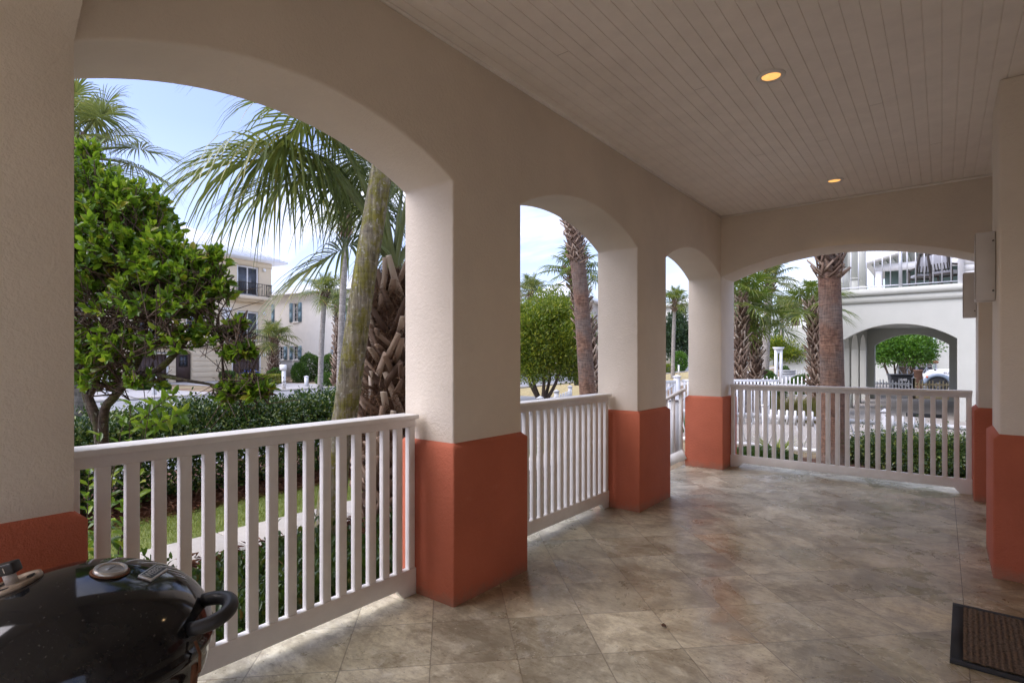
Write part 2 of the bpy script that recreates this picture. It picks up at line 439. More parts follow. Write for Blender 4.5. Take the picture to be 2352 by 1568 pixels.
# ---- doormat
dm = thing('doormat', 'brown ribbed doormat with black rubber edge on the tiled floor', 'doormat', (.62,3.34,0), R(-1.5))
RUB = plain('black rubber', (.018,.019,.021), .85)
mr = NT('mat pile'); w = mr.noise(160, 3, .7); br = mr.new('TexWave', wave_type='BANDS', bands_direction='X'); br.inputs['Scale'].default_value = 15.; br.inputs['Distortion'].default_value = 3.5
br.inputs['Detail'].default_value = 3.; br.inputs['Detail Scale'].default_value = 6.; mr.link(mr.co, br.inputs['Vector'])
g2 = mr.noise(24, 3, .6)
mr.col(mr.mix(mr.ramp(g2, [(.35,0.),(.65,1.)]), mr.ramp(br.outputs['Fac'], [(.2,(.06,.038,.025)),(.8,(.24,.155,.095))]), mr.ramp(w, [(.35,(.04,.026,.018)),(.65,(.28,.20,.135))]))).rough(1.)
mr.bump(mr.math('ADD', mr.math('MULTIPLY', br.outputs['Fac'], .6), w), .9, .012)
m_ = MB()
for a in ((-.585,.585,-.367,-.32),(-.585,.585,.32,.367),(-.585,-.54,-.32,.32),(.54,.585,-.32,.32)): m_.box(a[0],a[1],a[2],a[3],.0005,.0065)
m_.build('rubber_edge', RUB, dm, local=True)
gv = MB(); nx, ny = 110, 66
X, Yg = np.meshgrid(np.linspace(-.541,.541,nx), np.linspace(-.321,.321,ny)); Zg = .007+.004*np.abs(np.sin(X*60))*np.abs(np.sin(Yg*52))+RNG.random(X.shape)*.0035
idx = np.arange(nx*ny).reshape(ny,nx)
gv.addnp(np.stack([X,Yg,Zg],-1), np.stack([idx[:-1,:-1],idx[:-1,1:],idx[1:,1:],idx[1:,:-1]],-1).reshape(-1,4)); gv.build('pile', mr.m, dm, local=True, smooth=True)

lf = MB(); lc = P(1523,1438,1.3*FPX/(1438-HV))
lv = [lc+Vector((math.cos(a)*.018*(1 if i%2 else .8), math.sin(a)*.009, .003+.006*(i%3))) for i, a in enumerate(np.linspace(0,2*math.pi,9)[:-1])]
lf.add(lv+[lc+Vector((0,0,.004))], [(i,(i+1)%8,8) for i in range(8)])
tag(lf.build('dry_leaf', plain('dry leaf', (.10,.05,.03), .8)), 'small curled brown dry leaf lying on the tiled floor', 'leaf')

# ------------------------------------------------------------------ GRILL
gx, gy, gz, gR, gh = -1.604, .380, .621, .279, .182
grill = thing('grill', 'black enamel kettle grill with rusty vent in front of the white railing', 'grill', (gx,gy,0))
en = NT('black enamel'); sp_ = en.ramp(en.noise(150, 3, .6), [(.67,0.),(.71,1.)])
sm = en.ramp(en.noise(5, 6, .7), [(.5,0.),(.75,1.)])
en.col(en.mix(en.math('MULTIPLY', sp_, .35), en.mix(en.math('MULTIPLY', sm, .4), (.010,.011,.013), (.045,.042,.04)), (.22,.20,.18))).rough(en.ramp(en.noise(4, 6, .7), [(.35,.035),(.75,.16)]))
en.b.inputs['Specular IOR Level'].default_value = .42
prof = [(gR+.002,-.026),(gR+.006,-.022),(gR+.006,-.004),(gR,.0)]+[(gR*math.cos(a), gh*math.sin(a)) for a in np.linspace(.03,math.pi/2-.02,26)]
lid = MB().lathe(prof, 72, (gx,gy,gz)).build('lid', en.m, grill, smooth=True)
bowl = MB().lathe([(.03,-.25)]+[(gR*math.sin(a)*.99, -.03-.22*math.cos(a)) for a in np.linspace(.15,math.pi/2,14)]+[(gR+.003,-.026)], 64, (gx,gy,gz)).build('bowl', en.m, grill, smooth=True)
ALU = plain('aged aluminium', (.55,.52,.47), .4, .9); RUST = plain('rust', (.16,.065,.03), .9, 0, .4, 40); NYL = plain('black nylon', (.02,.02,.021), .42)
for k in range(3):
    a = R(30+120*k); lg = MB().tube([(gx+.19*math.cos(a),gy+.19*math.sin(a),gz-.2),(gx+.29*math.cos(a),gy+.29*math.sin(a),.012)], .012, 10)
    lg.build('leg', ALU, grill)
MB().lathe([(.0,-.41),(.14,-.405),(.15,-.39),(.13,-.39),(.0,-.40)], 32, (gx,gy,gz)).build('ash_pan', ALU, grill)
def on_dome(u, v):
    d0 = P(u,v,1.)-Vector((0,0,CAMZ)); o = Vector((0,0,CAMZ))-Vector((gx,gy,gz))
    S = Vector((1/gR,1/gR,1/gh)); a = Vector([d0[i]*S[i] for i in range(3)]); b = Vector([o[i]*S[i] for i in range(3)])
    A, B, C_ = a.dot(a), a.dot(b), b.dot(b)-1; D = B*B-A*C_
    t = (-B-math.sqrt(max(D,0)))/A; p = Vector((0,0,CAMZ))+d0*t
    q = p-Vector((gx,gy,gz)); n = Vector((q.x/gR**2,q.y/gR**2,q.z/gh**2)).normalized()
    return p, n
def frame(p, n, xdir):
    x_ = (xdir-n*xdir.dot(n)).normalized(); y_ = n.cross(x_)
    return Matrix((( x_.x,y_.x,n.x,p.x),(x_.y,y_.y,n.y,p.y),(x_.z,y_.z,n.z,p.z),(0,0,0,1)))
rt = Vector((CY,SY,0))
p, n = on_dome(253,1312); Mf = frame(p, n, rt)
th = MB().lathe([(.0,.006),(.026,.006),(.027,.010),(.033,.010),(.034,.004),(.034,-.006)], 36, M=Mf).build('thermometer', ALU, grill, smooth=False)
fc = MB().lathe([(.0,.0072),(.0255,.0072),(.0255,.0062)], 32, M=Mf); 
fo = fc.build('dial_face', plain('dial face', (.42,.44,.46), .25), grill); fo.parent = th; fo.location = (0,0,0)
nd = MB(); q = [Mf @ Vector(a) for a in ((-.002,-.008,.0085),(.002,-.008,.0085),(.0008,.018,.0085),(-.0008,.018,.0085))]; nd.add(q, [(0,1,2,3)])
no = nd.build('needle', NYL, grill); no.parent = th
rs = MB().lathe([(.0,.0015),(.035,.0018),(.040,.0004)], 28, M=Mf).build('rust_ring', RUST, grill)
p, n = on_dome(352,1315); Mp = frame(p, n, (on_dome(375,1300)[0]-on_dome(333,1325)[0]))
pm = MB(); c8 = [Mp @ Vector((x_*.043,y_*.0165,z_)) for z_ in (-.004,.004) for x_,y_ in ((-1,-1),(1,-1),(1,1),(-1,1))]
pm.add(c8, [(0,1,2,3),(7,6,5,4),(0,4,5,1),(1,5,6,2),(2,6,7,3),(3,7,4,0)])
np_ = pm.build('nameplate', ALU, grill, bevel=.0015)
pk = MB(); c8 = [Mp @ Vector((x_*.039,y_*.0128,.0044)) for x_,y_ in ((-1,-1),(1,-1),(1,1),(-1,1))]; pk.add(c8, [(0,1,2,3)])
ko = pk.build('plate_field', NYL, grill); ko.parent = np_
text_part('WEBER', .024, ALU, Matrix.Translation(-Vector((gx,gy,0))) @ Mp @ Matrix.Translation((0,0,.0048)), np_, ext=.0006)
p, n = on_dome(30,1342); Mv = frame(p, n, rt)
dv = MB().lathe([(.0,.003),(.018,.004),(.020,.0025),(.046,.003),(.047,.006),(.053,.006),(.054,.001),(.054,-.006)], 40, M=Mv).build('vent', plain('rusty aluminium', (.36,.29,.22), .55, .6, .35, 30), grill)
sv = MB()
for k in range(3):
    a0 = k*2.094+.3
    q = [Mv @ Vector((r_*math.cos(a_), r_*math.sin(a_), .0048)) for a_ in np.linspace(a0,a0+.8,5) for r_ in (.026,.041)]
    sv.add(q, [(2*i,2*i+1,2*i+3,2*i+2) for i in range(4)])
vo = sv.build('vent_slots', plain('slot black', (.012,.01,.009), .9), grill); vo.parent = dv  # slots drawn as flat near-black faces on the vent
pk2 = P(33,1319,(Mv.to_translation().xy-Vector((0,0))).length)  # tab stands over the vent
tb = MB(); tp = p+n*.012
tb.tube([p+n*.003, p+n*.03], .012, 12); vt_ = tb.build('vent_stem', plain('flaking stem', (.5,.46,.42), .7), grill); vt_.parent = dv
t2 = MB(); Mt = frame(p+n*.04, n, rt)
c8 = [Mt @ Vector((x_*.026,y_*.013,z_)) for z_ in (-.013,.013) for x_,y_ in ((-1,-1),(1,-1),(1,1),(-1,1))]
t2.add(c8, [(3,2,1,0),(4,5,6,7),(0,1,5,4),(1,2,6,5),(2,3,7,6),(3,0,4,7)]); to = t2.build('vent_knob', NYL, grill, bevel=.004); to.parent = dv
t3 = MB()
for sx in (-.006,.006):
    c4 = [Mt @ Vector((sx+a*.0012,-.0134,b*.006)) for a,b in ((-1,-1),(1,-1),(1,1),(-1,1))]; t3.add(c4, [(0,1,2,3)])
t3o = t3.build('knob_mark', ALU, grill); t3o.parent = dv
# lid handle: a bent bar standing off the side
pa, na = on_dome(466,1378); pb, nb = on_dome(436,1444)
hm = (pa+pb)/2; ho = ((na+nb)/2); ho.z *= .35; ho.normalize(); sd = (pb-pa)
def bez(t):
    A, B, C_, D = pa, pa+ho*.105-sd*.12, pb+ho*.105+sd*.12, pb
    return A*(1-t)**3+B*3*t*(1-t)**2+C_*3*t*t*(1-t)+D*t**3
MB().tube([bez(t) for t in np.linspace(-.0,1.,22)], [.0165+.001*math.sin(t*math.pi) for t in np.linspace(0,1,22)], 14).build('handle', NYL, grill, smooth=True)
pl = P(474,1478,.98)
lm = MB(); aL = math.atan2(pb.y-gy, pb.x-gx)-.02
def rim(a, r, z): return Vector((gx+r*math.cos(a), gy+r*math.sin(a), gz+z))
lm.tube([rim(aL,gR+.008,.02), rim(aL,gR+.02,-.01), rim(aL,gR+.018,-.05), rim(aL-.03,gR+.006,-.06)], .0035, 6)
lm.beam(rim(aL-.02,gR+.012,-.03), rim(aL-.02,gR+.006,-.10), .016, .008)
lm.build('latch', RUST, grill)

# ------------------------------------------------------------------ SETTING: ground, street, paths
def sheet(pts, z, step=None):
    m = MB(); m.add([(x_,y_,z) for x_,y_ in pts], [tuple(range(len(pts)))]); return m
gm = NT('mulchy ground'); f1 = gm.noise(.35, 6, .65); f2 = gm.noise(9, 6, .75)
gm.col(gm.mix(gm.ramp(f1, [(.4,0.),(.6,1.)]), gm.ramp(f2, [(.3,(.10,.055,.035)),(.7,(.24,.15,.10))]), gm.ramp(f2, [(.3,(.20,.16,.09)),(.7,(.40,.33,.20))]))).rough(1.).bump(f2, .6, .03)
struct('ground', sheet([(-900,-900),(900,-900),(900,900),(-900,900)], GZ), gm.m)
am = NT('sun bleached asphalt'); am.col(am.ramp(am.noise(1.2, 8, .7), [(.3,(.20,.205,.215)),(.7,(.30,.305,.315))])).rough(.85).bump(am.noise(120,3), .3, .006)
S_ = Vector((-.141,.99,0)); N_ = Vector((.99,.141,0))      # street direction / towards the porch
Q0 = Vector((-19.2,28,0))
def strip(o0, o1, t0, t1, z): 
    a, b, c, d = Q0+S_*t0+N_*o0, Q0+S_*t1+N_*o0, Q0+S_*t1+N_*o1, Q0+S_*t0+N_*o1
    return sheet([(p.x,p.y) for p in (a,b,c,d)], z)
struct('street', strip(-9,0,-80,130,GZ+.010), am.m)
ym = NT('worn lane paint'); ym.col(ym.ramp(ym.noise(30,3), [(.4,(.40,.34,.18)),(.6,(.50,.42,.20))])).rough(.8)
struct('lane_line', strip(-4.6,-4.48,-80,130,GZ+.016), ym.m)
cm = NT('pale concrete'); cm.col(cm.mix(cm.ramp(cm.noise(1.1,5), [(.4,0.),(.65,1.)]), cm.ramp(cm.noise(14,6,.7), [(.3,(.40,.37,.33)),(.7,(.55,.52,.48))]), (.50,.46,.40))).rough(.9).bump(cm.noise(60,4), .3, .006)
KM = MB()
for o0, o1 in ((0.,.18),(-9.18,-9.)):
    a, b = Q0+S_*-80+N_*((o0+o1)/2), Q0+S_*130+N_*((o0+o1)/2); KM.beam((a.x,a.y,GZ+.05),(b.x,b.y,GZ+.05),.18,.12)
struct('kerb', KM, cm.m)
vm = NT('dry grass'); vm.col(vm.ramp(vm.noise(5,6,.75), [(.3,(.30,.235,.10)),(.55,(.46,.37,.18)),(.75,(.38,.36,.15))])).rough(1.).bump(vm.noise(40,4), .8, .04)
struct('verge', strip(.2,5.4,-9,130,GZ+.006), vm.m)
struct('parking_bay', strip(.2,6.5,-80,-9.02,GZ+.007), am.m)
struct('sidewalk', strip(5.6,7.2,-12,130,GZ+.008), cm.m)
struct('far_verge', strip(-11.2,-9.2,-80,130,GZ+.006), gm.m)
dw = MB()
for t0, t1 in ((-46,-38.),(-30.5,-14.5),(-11,-6.)):
    a, b, c, d = Q0+S_*t0+N_*-9.1, Q0+S_*t1+N_*-9.1, Q0+S_*t1+N_*-24, Q0+S_*t0+N_*-24
    dw.add([(p.x,p.y,GZ+.012) for p in (a,b,c,d)], [(0,1,2,3)])
dm2 = NT('light paved drive'); bk = dm2.new('TexBrick'); bk.inputs['Scale'].default_value = 2.2; bk.inputs['Mortar Size'].default_value = .012
for i_, c_ in ((1,(.42,.41,.41)),(2,(.36,.35,.36)),(3,(.26,.25,.25))): bk.inputs[i_].default_value = c_+(1,)
dm2.link(dm2.co, bk.inputs['Vector']); dm2.col(dm2.mix(.4, bk.outputs['Color'], dm2.ramp(dm2.noise(2,6), [(.3,(.33,.32,.32)),(.7,(.50,.49,.48))]))).rough(.9)
struct('driveway', dw, dm2.m)
# garden path, lawn strip
pm2 = MB(); y = -6.
while y < 14:
    pm2.box(-5.52,-4.84,y,y+1.19,GZ-.02,GZ+.012); y += 1.2
struct('garden_path', pm2, cm.m, bevel=.006)
lw = NT('lawn soil'); lw.col(lw.ramp(lw.noise(20,5), [(.3,(.10,.13,.03)),(.7,(.22,.26,.07))])).rough(1.)
struct('lawn', sheet([(-6.55,-6),(-5.53,-6),(-5.53,14),(-6.55,14)], GZ+.006), lw.m)
mb_ = NT('straw bed'); mb_.col(mb_.ramp(mb_.noise(18,6,.8), [(.3,(.07,.03,.02)),(.55,(.19,.09,.05)),(.75,(.33,.19,.11))])).rough(1.).bump(mb_.noise(50,4), 1., .03)
struct('mulch_bed', MB().box(-9.6,-6.552,-6,14,GZ-.1,GZ+.004).box(-4.838,-2.5,-6,7.6,GZ-.1,GZ+.004).box(-2.5,3.4,7.1,10.4,GZ-.1,GZ+.004), mb_.m)
pvm = NT('paver court'); bk = pvm.new('TexBrick'); bk.inputs['Scale'].default_value = 3.; bk.inputs['Mortar Size'].default_value = .01
for i_, c_ in ((1,(.36,.33,.29)),(2,(.30,.27,.24)),(3,(.20,.18,.165))): bk.inputs[i_].default_value = c_+(1,)
pvm.link(pvm.co, bk.inputs['Vector']); pvm.col(pvm.mix(.45, bk.outputs['Color'], pvm.ramp(pvm.noise(1.5,6), [(.3,(.29,.265,.235)),(.7,(.42,.395,.36))]))).rough(.85)
struct('paved_court', MB().box(-9.,6.,11.6,60,GZ-.1,GZ+.014), pvm.m)

# ------------------------------------------------------------------ vegetation tools
def rnd_unit(n):
    v = RNG.normal(size=(n,3)); return v/np.linalg.norm(v,axis=1,keepdims=True)
def nrm(v): return v/np.maximum(np.linalg.norm(v,axis=-1,keepdims=True),1e-9)
T_OVAL = (np.array([(0,0,0),(.30,-.88,.10),(.30,0,-.02),(.30,.88,.10),(.70,-.80,.06),(.70,0,-.05),(.70,.80,.06),(1,0,-.12)]),
          np.array([(0,2,1),(0,3,2),(4,5,7),(5,6,7)]), np.array([(1,2,5,4),(2,3,6,5)]))
T_DIA = (np.array([(0,0,0),(.45,-1,.12),(1,0,-.06),(.45,1,.12)]), np.array([(0,2,1),(0,3,2)]), None)
def leaves(mb, pos, ax, nr, L, W, tpl=T_DIA):
    N = len(pos); ax = nrm(ax); sd = nrm(np.cross(nr, ax)); nr = np.cross(ax, sd)
    L = np.broadcast_to(L,(N,)); W = np.broadcast_to(W,(N,))
    V, T3, T4 = tpl; k = len(V)
    X = pos[:,None]+ax[:,None]*(V[None,:,0,None]*L[:,None,None])+sd[:,None]*(V[None,:,1,None]*W[:,None,None]*.5)+nr[:,None]*(V[None,:,2,None]*L[:,None,None])
    off = (np.arange(N)*k)[:,None,None]
    n0 = mb.n; mb.V.append(X.reshape(-1,3)); mb.n += N*k
    for F in (T3, T4):
        if F is None: continue
        f = (off+F[None]).reshape(-1,F.shape[1])+n0
        mb.L.append(f.ravel()); mb.S.append(np.full(len(f),F.shape[1]))
def vnoise(p, f, seed=0):
    r = np.random.default_rng(seed); s = np.zeros(len(p))
    for i in range(6):
        k = r.normal(size=3)*f*(1+.5*i); s += np.sin(p@k+r.uniform(0,6.3))/(1+.4*i)
    return s/2.4
def clumpy(center, rad, K, cr, n, flat=.0, seed=0, low=-1.):
    """points and outward normals on K leaf clumps spread over an ellipsoid"""
    c = np.array(center); rad = np.array(rad)
    d = rnd_unit(K*3); d = d[d[:,2] > low][:K]; rr = (.55+.42*RNG.random(len(d)))
    cc = d*rr[:,None]*(1-cr*.5)
    i = RNG.integers(0,len(cc),n); dd = rnd_unit(n)
    q = RNG.random(n)**.4
    size = cr*(.7+.6*RNG.random(len(cc)))
    p = cc[i]+dd*(size[i]*q)[:,None]
    nn = nrm(dd*.7+p*.6+np.array([0,0,.25]))
    return c+p*rad, nn
def shrub_points(center, rad, n, lump=.16, freq=3.2, seed=0, low=-.3):
    d = rnd_unit(n*2); d = d[d[:,2] > low][:n]; n = len(d)
    s = 1+lump*vnoise(d, freq, seed); q = 1-.33*RNG.random(n)**1.6
    return np.array(center)+d*np.array(rad)*(s*q)[:,None], d
def leafdir(nn, spread=.8, up=.2):
    return nrm(nn+rnd_unit(len(nn))*spread+np.array([0,0,up]))
def rjit(n, a, b): return a+(b-a)*RNG.random(n)

GR_NEAR = leafmat('broad glossy leaf', [(0,(.04,.10,.012)),(.35,(.075,.17,.016)),(.7,(.15,.27,.022)),(.92,(.29,.40,.035)),(1,(.42,.36,.05))], .28, .38, (.35,.55,.03))
GR_HEDGE = leafmat('dark hedge leaf', [(0,(.022,.050,.016)),(.45,(.05,.10,.024)),(.78,(.12,.18,.035)),(1,(.32,.34,.08))], .25, .18, (.12,.22,.03), .6)
GR_AZ = leafmat('azalea leaf', [(0,(.014,.035,.010)),(.6,(.035,.075,.016)),(.92,(.075,.13,.022)),(1,(.2,.10,.03))], .35, .2)
GR_YEL = leafmat('yellow green leaf', [(0,(.06,.10,.012)),(.5,(.15,.20,.018)),(1,(.36,.35,.025))], .45, .35)
GR_MID = leafmat('mid green leaf', [(0,(.02,.055,.012)),(.5,(.045,.11,.018)),(1,(.11,.20,.03))], .4, .25)
GR_DARK = leafmat('dark conifer leaf', [(0,(.012,.030,.016)),(.6,(.025,.055,.026)),(1,(.05,.09,.035))], .6, .15)
GR_BRIGHT = leafmat('bright green leaf', [(0,(.03,.09,.010)),(.5,(.06,.17,.015)),(1,(.14,.28,.03))], .35, .3)
GR_HEDGY = leafmat('yellow hedge leaf', [(0,(.10,.12,.015)),(.5,(.22,.21,.02)),(1,(.36,.32,.03))], .5, .25)
PALMG = leafmat('palm frond', [(0,(.07,.105,.032)),(.5,(.13,.17,.045)),(.85,(.21,.24,.06)),(1,(.42,.35,.08))], .30, .30, (.30,.36,.06), .7)
PALMY = leafmat('yellowish palm frond', [(0,(.06,.095,.02)),(.5,(.11,.15,.03)),(1,(.24,.24,.05))], .4, .28)  # yellower frond tone, random per leaflet
STRAWM = islandmat('pine needle', [(0,(.10,.035,.02)),(.5,(.24,.10,.05)),(1,(.42,.23,.13))])
GRASSM = leafmat('lawn blade', [(0,(.14,.18,.03)),(.5,(.24,.28,.05)),(1,(.42,.40,.12))], .6, .3)
DRYG = leafmat('tawny grass blade', [(0,(.13,.10,.04)),(.6,(.26,.20,.09)),(1,(.22,.22,.06))], .7, .2)
B_NEAR = bark('lichened bark', (.03,.021,.015), (.095,.07,.05), None, (18,18,7), .9, ((.075,.085,.02),(.20,.21,.16)), 9.)
B_TWIG = bark('twig bark', (.055,.036,.026), (.14,.10,.072))
B_MOSS = bark('mossy palm bark', (.15,.125,.09), (.36,.325,.25), (.22,.20,.095), (11,11,2.6), 1.3, ((.23,.215,.05),(.42,.41,.33)), -1., .035)
B_FIBRE = bark('brown palm fibre', (.095,.045,.030), (.235,.135,.088), (.16,.12,.098), (5,5,7), 1., None, 7.0, .03)
B_GREY = bark('grey palm bark', (.20,.175,.15), (.36,.33,.29), None, (8,8,6), .8, None, 5.)
B_TREE = bark('shrub bark', (.07,.05,.035), (.16,.115,.085))
BOOT = islandmat('palm boots', [(0,(.075,.042,.027)),(.45,(.22,.145,.10)),(.8,(.38,.28,.205)),(1,(.56,.47,.38))], .85)
BOOTIN = bark('boot fibre', (.06,.032,.02), (.16,.085,.05), None, (24,24,24), 1.)

# ---- near ground covers ("stuff")
n = 24000
pos = np.stack([rjit(n,-6.52,-5.53), rjit(n,.2,9.5), np.full(n,GZ+.004)],-1)
ax = nrm(rnd_unit(n)*.45+np.array([0,0,1.])); g = MB(); leaves(g, pos, ax, rnd_unit(n), rjit(n,.035,.07), rjit(n,.004,.007), (np.array([(0,-1,0),(0,1,0),(1,0,.0)]), np.array([(0,1,2)]), None))
tag(g.build('grass', GRASSM), 'strip of short pale green lawn grass along the concrete path', 'grass', kind='stuff')
n = 15000; a = RNG.random(n)
xs = np.where(a < .6, rjit(n,-7.5,-6.45), rjit(n,-4.9,-3.0)); ys = np.where(a < .6, rjit(n,.4,7), rjit(n,1.4,6.4))
pos = np.stack([xs, ys, GZ+.008+.035*RNG.random(n)],-1); ax = nrm(rnd_unit(n)*np.array([1,1,.22]))
g = MB(); leaves(g, pos, ax, np.tile([0,0,1.],(n,1))+rnd_unit(n)*.3, rjit(n,.08,.18), rjit(n,.003,.006))
tag(g.build('pine_straw', STRAWM), 'reddish brown pine straw mulch under the hedge and shrubs', 'mulch', kind='stuff')

# ---- trimmed hedge beyond the lawn
def twigs(mb, pts, base, k, r=.006, j=.1):
    for p in pts[:k]:
        b = Vector(base(p)); p = Vector(p); m = (b+p)/2+Vector(RNG.normal(size=3)*j*.5)
        mb.tube([b, m, p], [r*1.6, r, r*.5], 4, False)
def hedge(name, label, cat, x0, x1, y0, y1, zt, n, L, W, mat, bump=.07, tpl=T_DIA, seed=1, group=None, faces='xtop', stem=24, wild=0., rise=0.):
    """leafy block; leaves on the +x / -y / +y faces and the top"""
    t = thing(name, label, cat, ((x0+x1)/2,(y0+y1)/2,GZ), 0, group)
    A = np.array([(y1-y0)*(zt-GZ)*.6, (y1-y0)*(zt-GZ), (y1-y0)*(x1-x0), (x1-x0)*(zt-GZ), (x1-x0)*(zt-GZ)]); c = RNG.choice(5, n, p=A/A.sum())-1
    X = rjit(n,x0,x1); Y = rjit(n,y0,y1); Z = GZ+(zt-GZ)*RNG.random(n)**.8
    N = np.zeros((n,3))
    X[c==-1] = x0; N[c==-1] = (-1,0,0); X[c==0] = x1; N[c==0] = (1,0,0); Z[c==1] = zt; N[c==1] = (0,0,1); Y[c==2] = y0; N[c==2] = (0,-1,0); Y[c==3] = y1; N[c==3] = (0,1,0)
    p = np.stack([X,Y,Z],-1)
    # round the top shoulders, undulate, and pull leaves inwards by a random depth
    mid = np.array([(x0+x1)/2,(y0+y1)/2,GZ+(zt-GZ)*.5]); half = np.array([(x1-x0)/2,(y1-y0)/2,(zt-GZ)/2])
    u = (p-mid)/half; r = np.linalg.norm(u[:,[0,2]],axis=1); f = np.where(r > 1.12, 1.12/r, 1.)
    u[:,0] *= f; u[:,2] = np.where(u[:,2] > 0, u[:,2]*f, u[:,2]); p = mid+u*half
    p += N*(bump*vnoise(p, 3.5, seed)+bump*.6*vnoise(p, 9., seed+3)-.3*RNG.random(n)**1.5)[:,None]
    p[:,2] += wild*np.maximum(0,RNG.normal(size=n))*(N[:,2] > .5)
    p[:,2] += rise*np.clip((p[:,1]-y0)/(y1-y0)-.35,0,1)*(p[:,2]-GZ)
    p[:,2] = np.maximum(p[:,2], GZ+.05+.1*RNG.random(n))
    g = MB(); leaves(g, p, leafdir(N,.9,.35), nrm(N+rnd_unit(n)*.6+np.array([0,0,.4])), rjit(n,*L), rjit(n,*W), tpl)
    g.build('foliage', mat, t)
    for i in range(min(stem,14)):
        q = p[RNG.integers(n)]; b = Vector((np.clip(q[0],x0+.2,x1-.2),q[1]+RNG.normal()*.1,GZ)); MB().tube([b,(b+Vector(q))/2+Vector(RNG.normal(size=3)*.05),Vector(q)], [.012,.009,.004], 5).build('stem', B_TWIG, t)
    return t
hedge('hedge', 'long dark glossy-leaved hedge behind the lawn strip and pine straw', 'hedge', -8.3, -7.0, -.6, 6.3, .58, 90000, (.035,.062), (.022,.036), GR_HEDGE, .07, T_OVAL, 2, stem=60, wild=.06, rise=.28)
hedge('azalea', 'low dark leafy azalea growing against the porch below the nearest railing', 'shrub', -4.35, -2.95, .9, 2.85, -.20, 11000, (.04,.07), (.02,.03), GR_AZ, .10, T_OVAL, 5, stem=40, wild=.06)
hedge('azalea', 'low dark azalea between the palm trunks and the middle railing', 'shrub', -4.2, -2.8, 3.2, 4.9, -.16, 9000, (.04,.07), (.02,.03), GR_AZ, .10, T_OVAL, 6, stem=30, wild=.06)

# ---- near broad-leaved tree at the left
def sp(u, v, d, rpx): 
    return np.array(P(u,v,d)), rpx/FPX*d
blobs = [(170,520,3.7,185,1.),(245,560,3.6,165,1.),(325,600,3.5,135,1.),(400,625,3.45,100,1.),(450,640,3.4,78,.9),(215,690,3.5,130,.8),(325,710,3.35,105,.7),(420,715,3.3,85,.6),
         (500,672,3.35,38,.8),(492,600,3.4,40,.7),(190,420,3.6,95,.9),(295,480,3.6,98,1.),(185,800,3.4,90,.7),(290,800,3.3,80,.5),(400,790,3.2,60,.45),(475,770,3.25,45,.55),(545,745,3.25,17,2.5),(565,808,3.2,24,2.2),(520,815,3.2,22,1.5),(588,895,3.2,38,1.7),(530,908,3.2,38,1.2),(225,830,3.35,75,.5),(230,880,3.35,60,.5),(330,880,3.2,45,.35),(70,600,3.6,210,.8),(200,345,3.6,30,1.)]
lt = thing('broadleaf_tree', 'broad-leaved small tree with glossy bright green leaves close beside the left pillar', 'tree', G(235,3.55))
tips = []; 
for (u,v,d,rp,den) in blobs:
    c, r = sp(u,v,d,rp); k = int(112*den*(rp/100)**2)+5
    dd = rnd_unit(k); dd[:,2] = np.abs(dd[:,2])*.9-.35*RNG.random(k); q = .55+.45*RNG.random(k)
    p = c+dd*(r*q)[:,None]
    for a, b in zip(p, dd): tips.append((a, b, v))
LM = MB(); TW = MB()
limbs = [[P(236,1330,3.55),P(232,1130,3.5),P(226,985,3.45),P(205,915,3.45),P(180,850,3.5),P(160,720,3.55),P(150,600,3.6)],
         [P(236,1330,3.55),P(240,1100,3.5),P(238,955,3.4),P(262,912,3.35),P(292,880,3.3),P(349,858,3.25),P(393,822,3.25),P(440,760,3.3),P(470,680,3.4)],
         [P(226,985,3.45),P(196,905,3.5),P(215,880,3.45),P(260,886,3.4),P(300,872,3.3)],
         [P(292,880,3.3),P(330,800,3.35),P(335,720,3.45),P(320,620,3.5)],[P(349,858,3.25),P(420,872,3.2),P(470,880,3.2),P(530,890,3.22),P(585,885,3.2)],
         [P(205,915,3.45),P(240,830,3.5),P(270,720,3.55),P(260,600,3.6)],[P(330,800,3.35),P(380,720,3.4),P(420,650,3.45)],[P(440,760,3.3),P(500,755,3.3),P(550,790,3.22)],
         [P(260,886,3.4),P(300,835,3.3),P(350,790,3.2),P(400,770,3.2)],[P(180,850,3.5),P(230,770,3.4),P(300,740,3.3),P(360,735,3.3)]]
rad0 = [.034,.032,.022,.018,.012,.019,.012,.010,.010,.013]
ctrl = []
def smooth_path(pts, k=5):
    o = []
    for i in range(len(pts)-1):
        p0 = pts[max(i-1,0)]; p1 = pts[i]; p2 = pts[i+1]; p3 = pts[min(i+2,len(pts)-1)]
        for j in range(k):
            t = j/k; o.append(.5*((2*p1)+(p2-p0)*t+(2*p0-5*p1+4*p2-p3)*t*t+(3*p1-p0-3*p2+p3)*t**3))
    return o+[pts[-1]]
for pts, r in zip(limbs, rad0):
    q = smooth_path(pts); LM.tube(q, list(np.linspace(r,r*.4,len(q))), 10); ctrl += [np.array(x) for x in q[4:]]
ctrl = np.array(ctrl); g = MB()
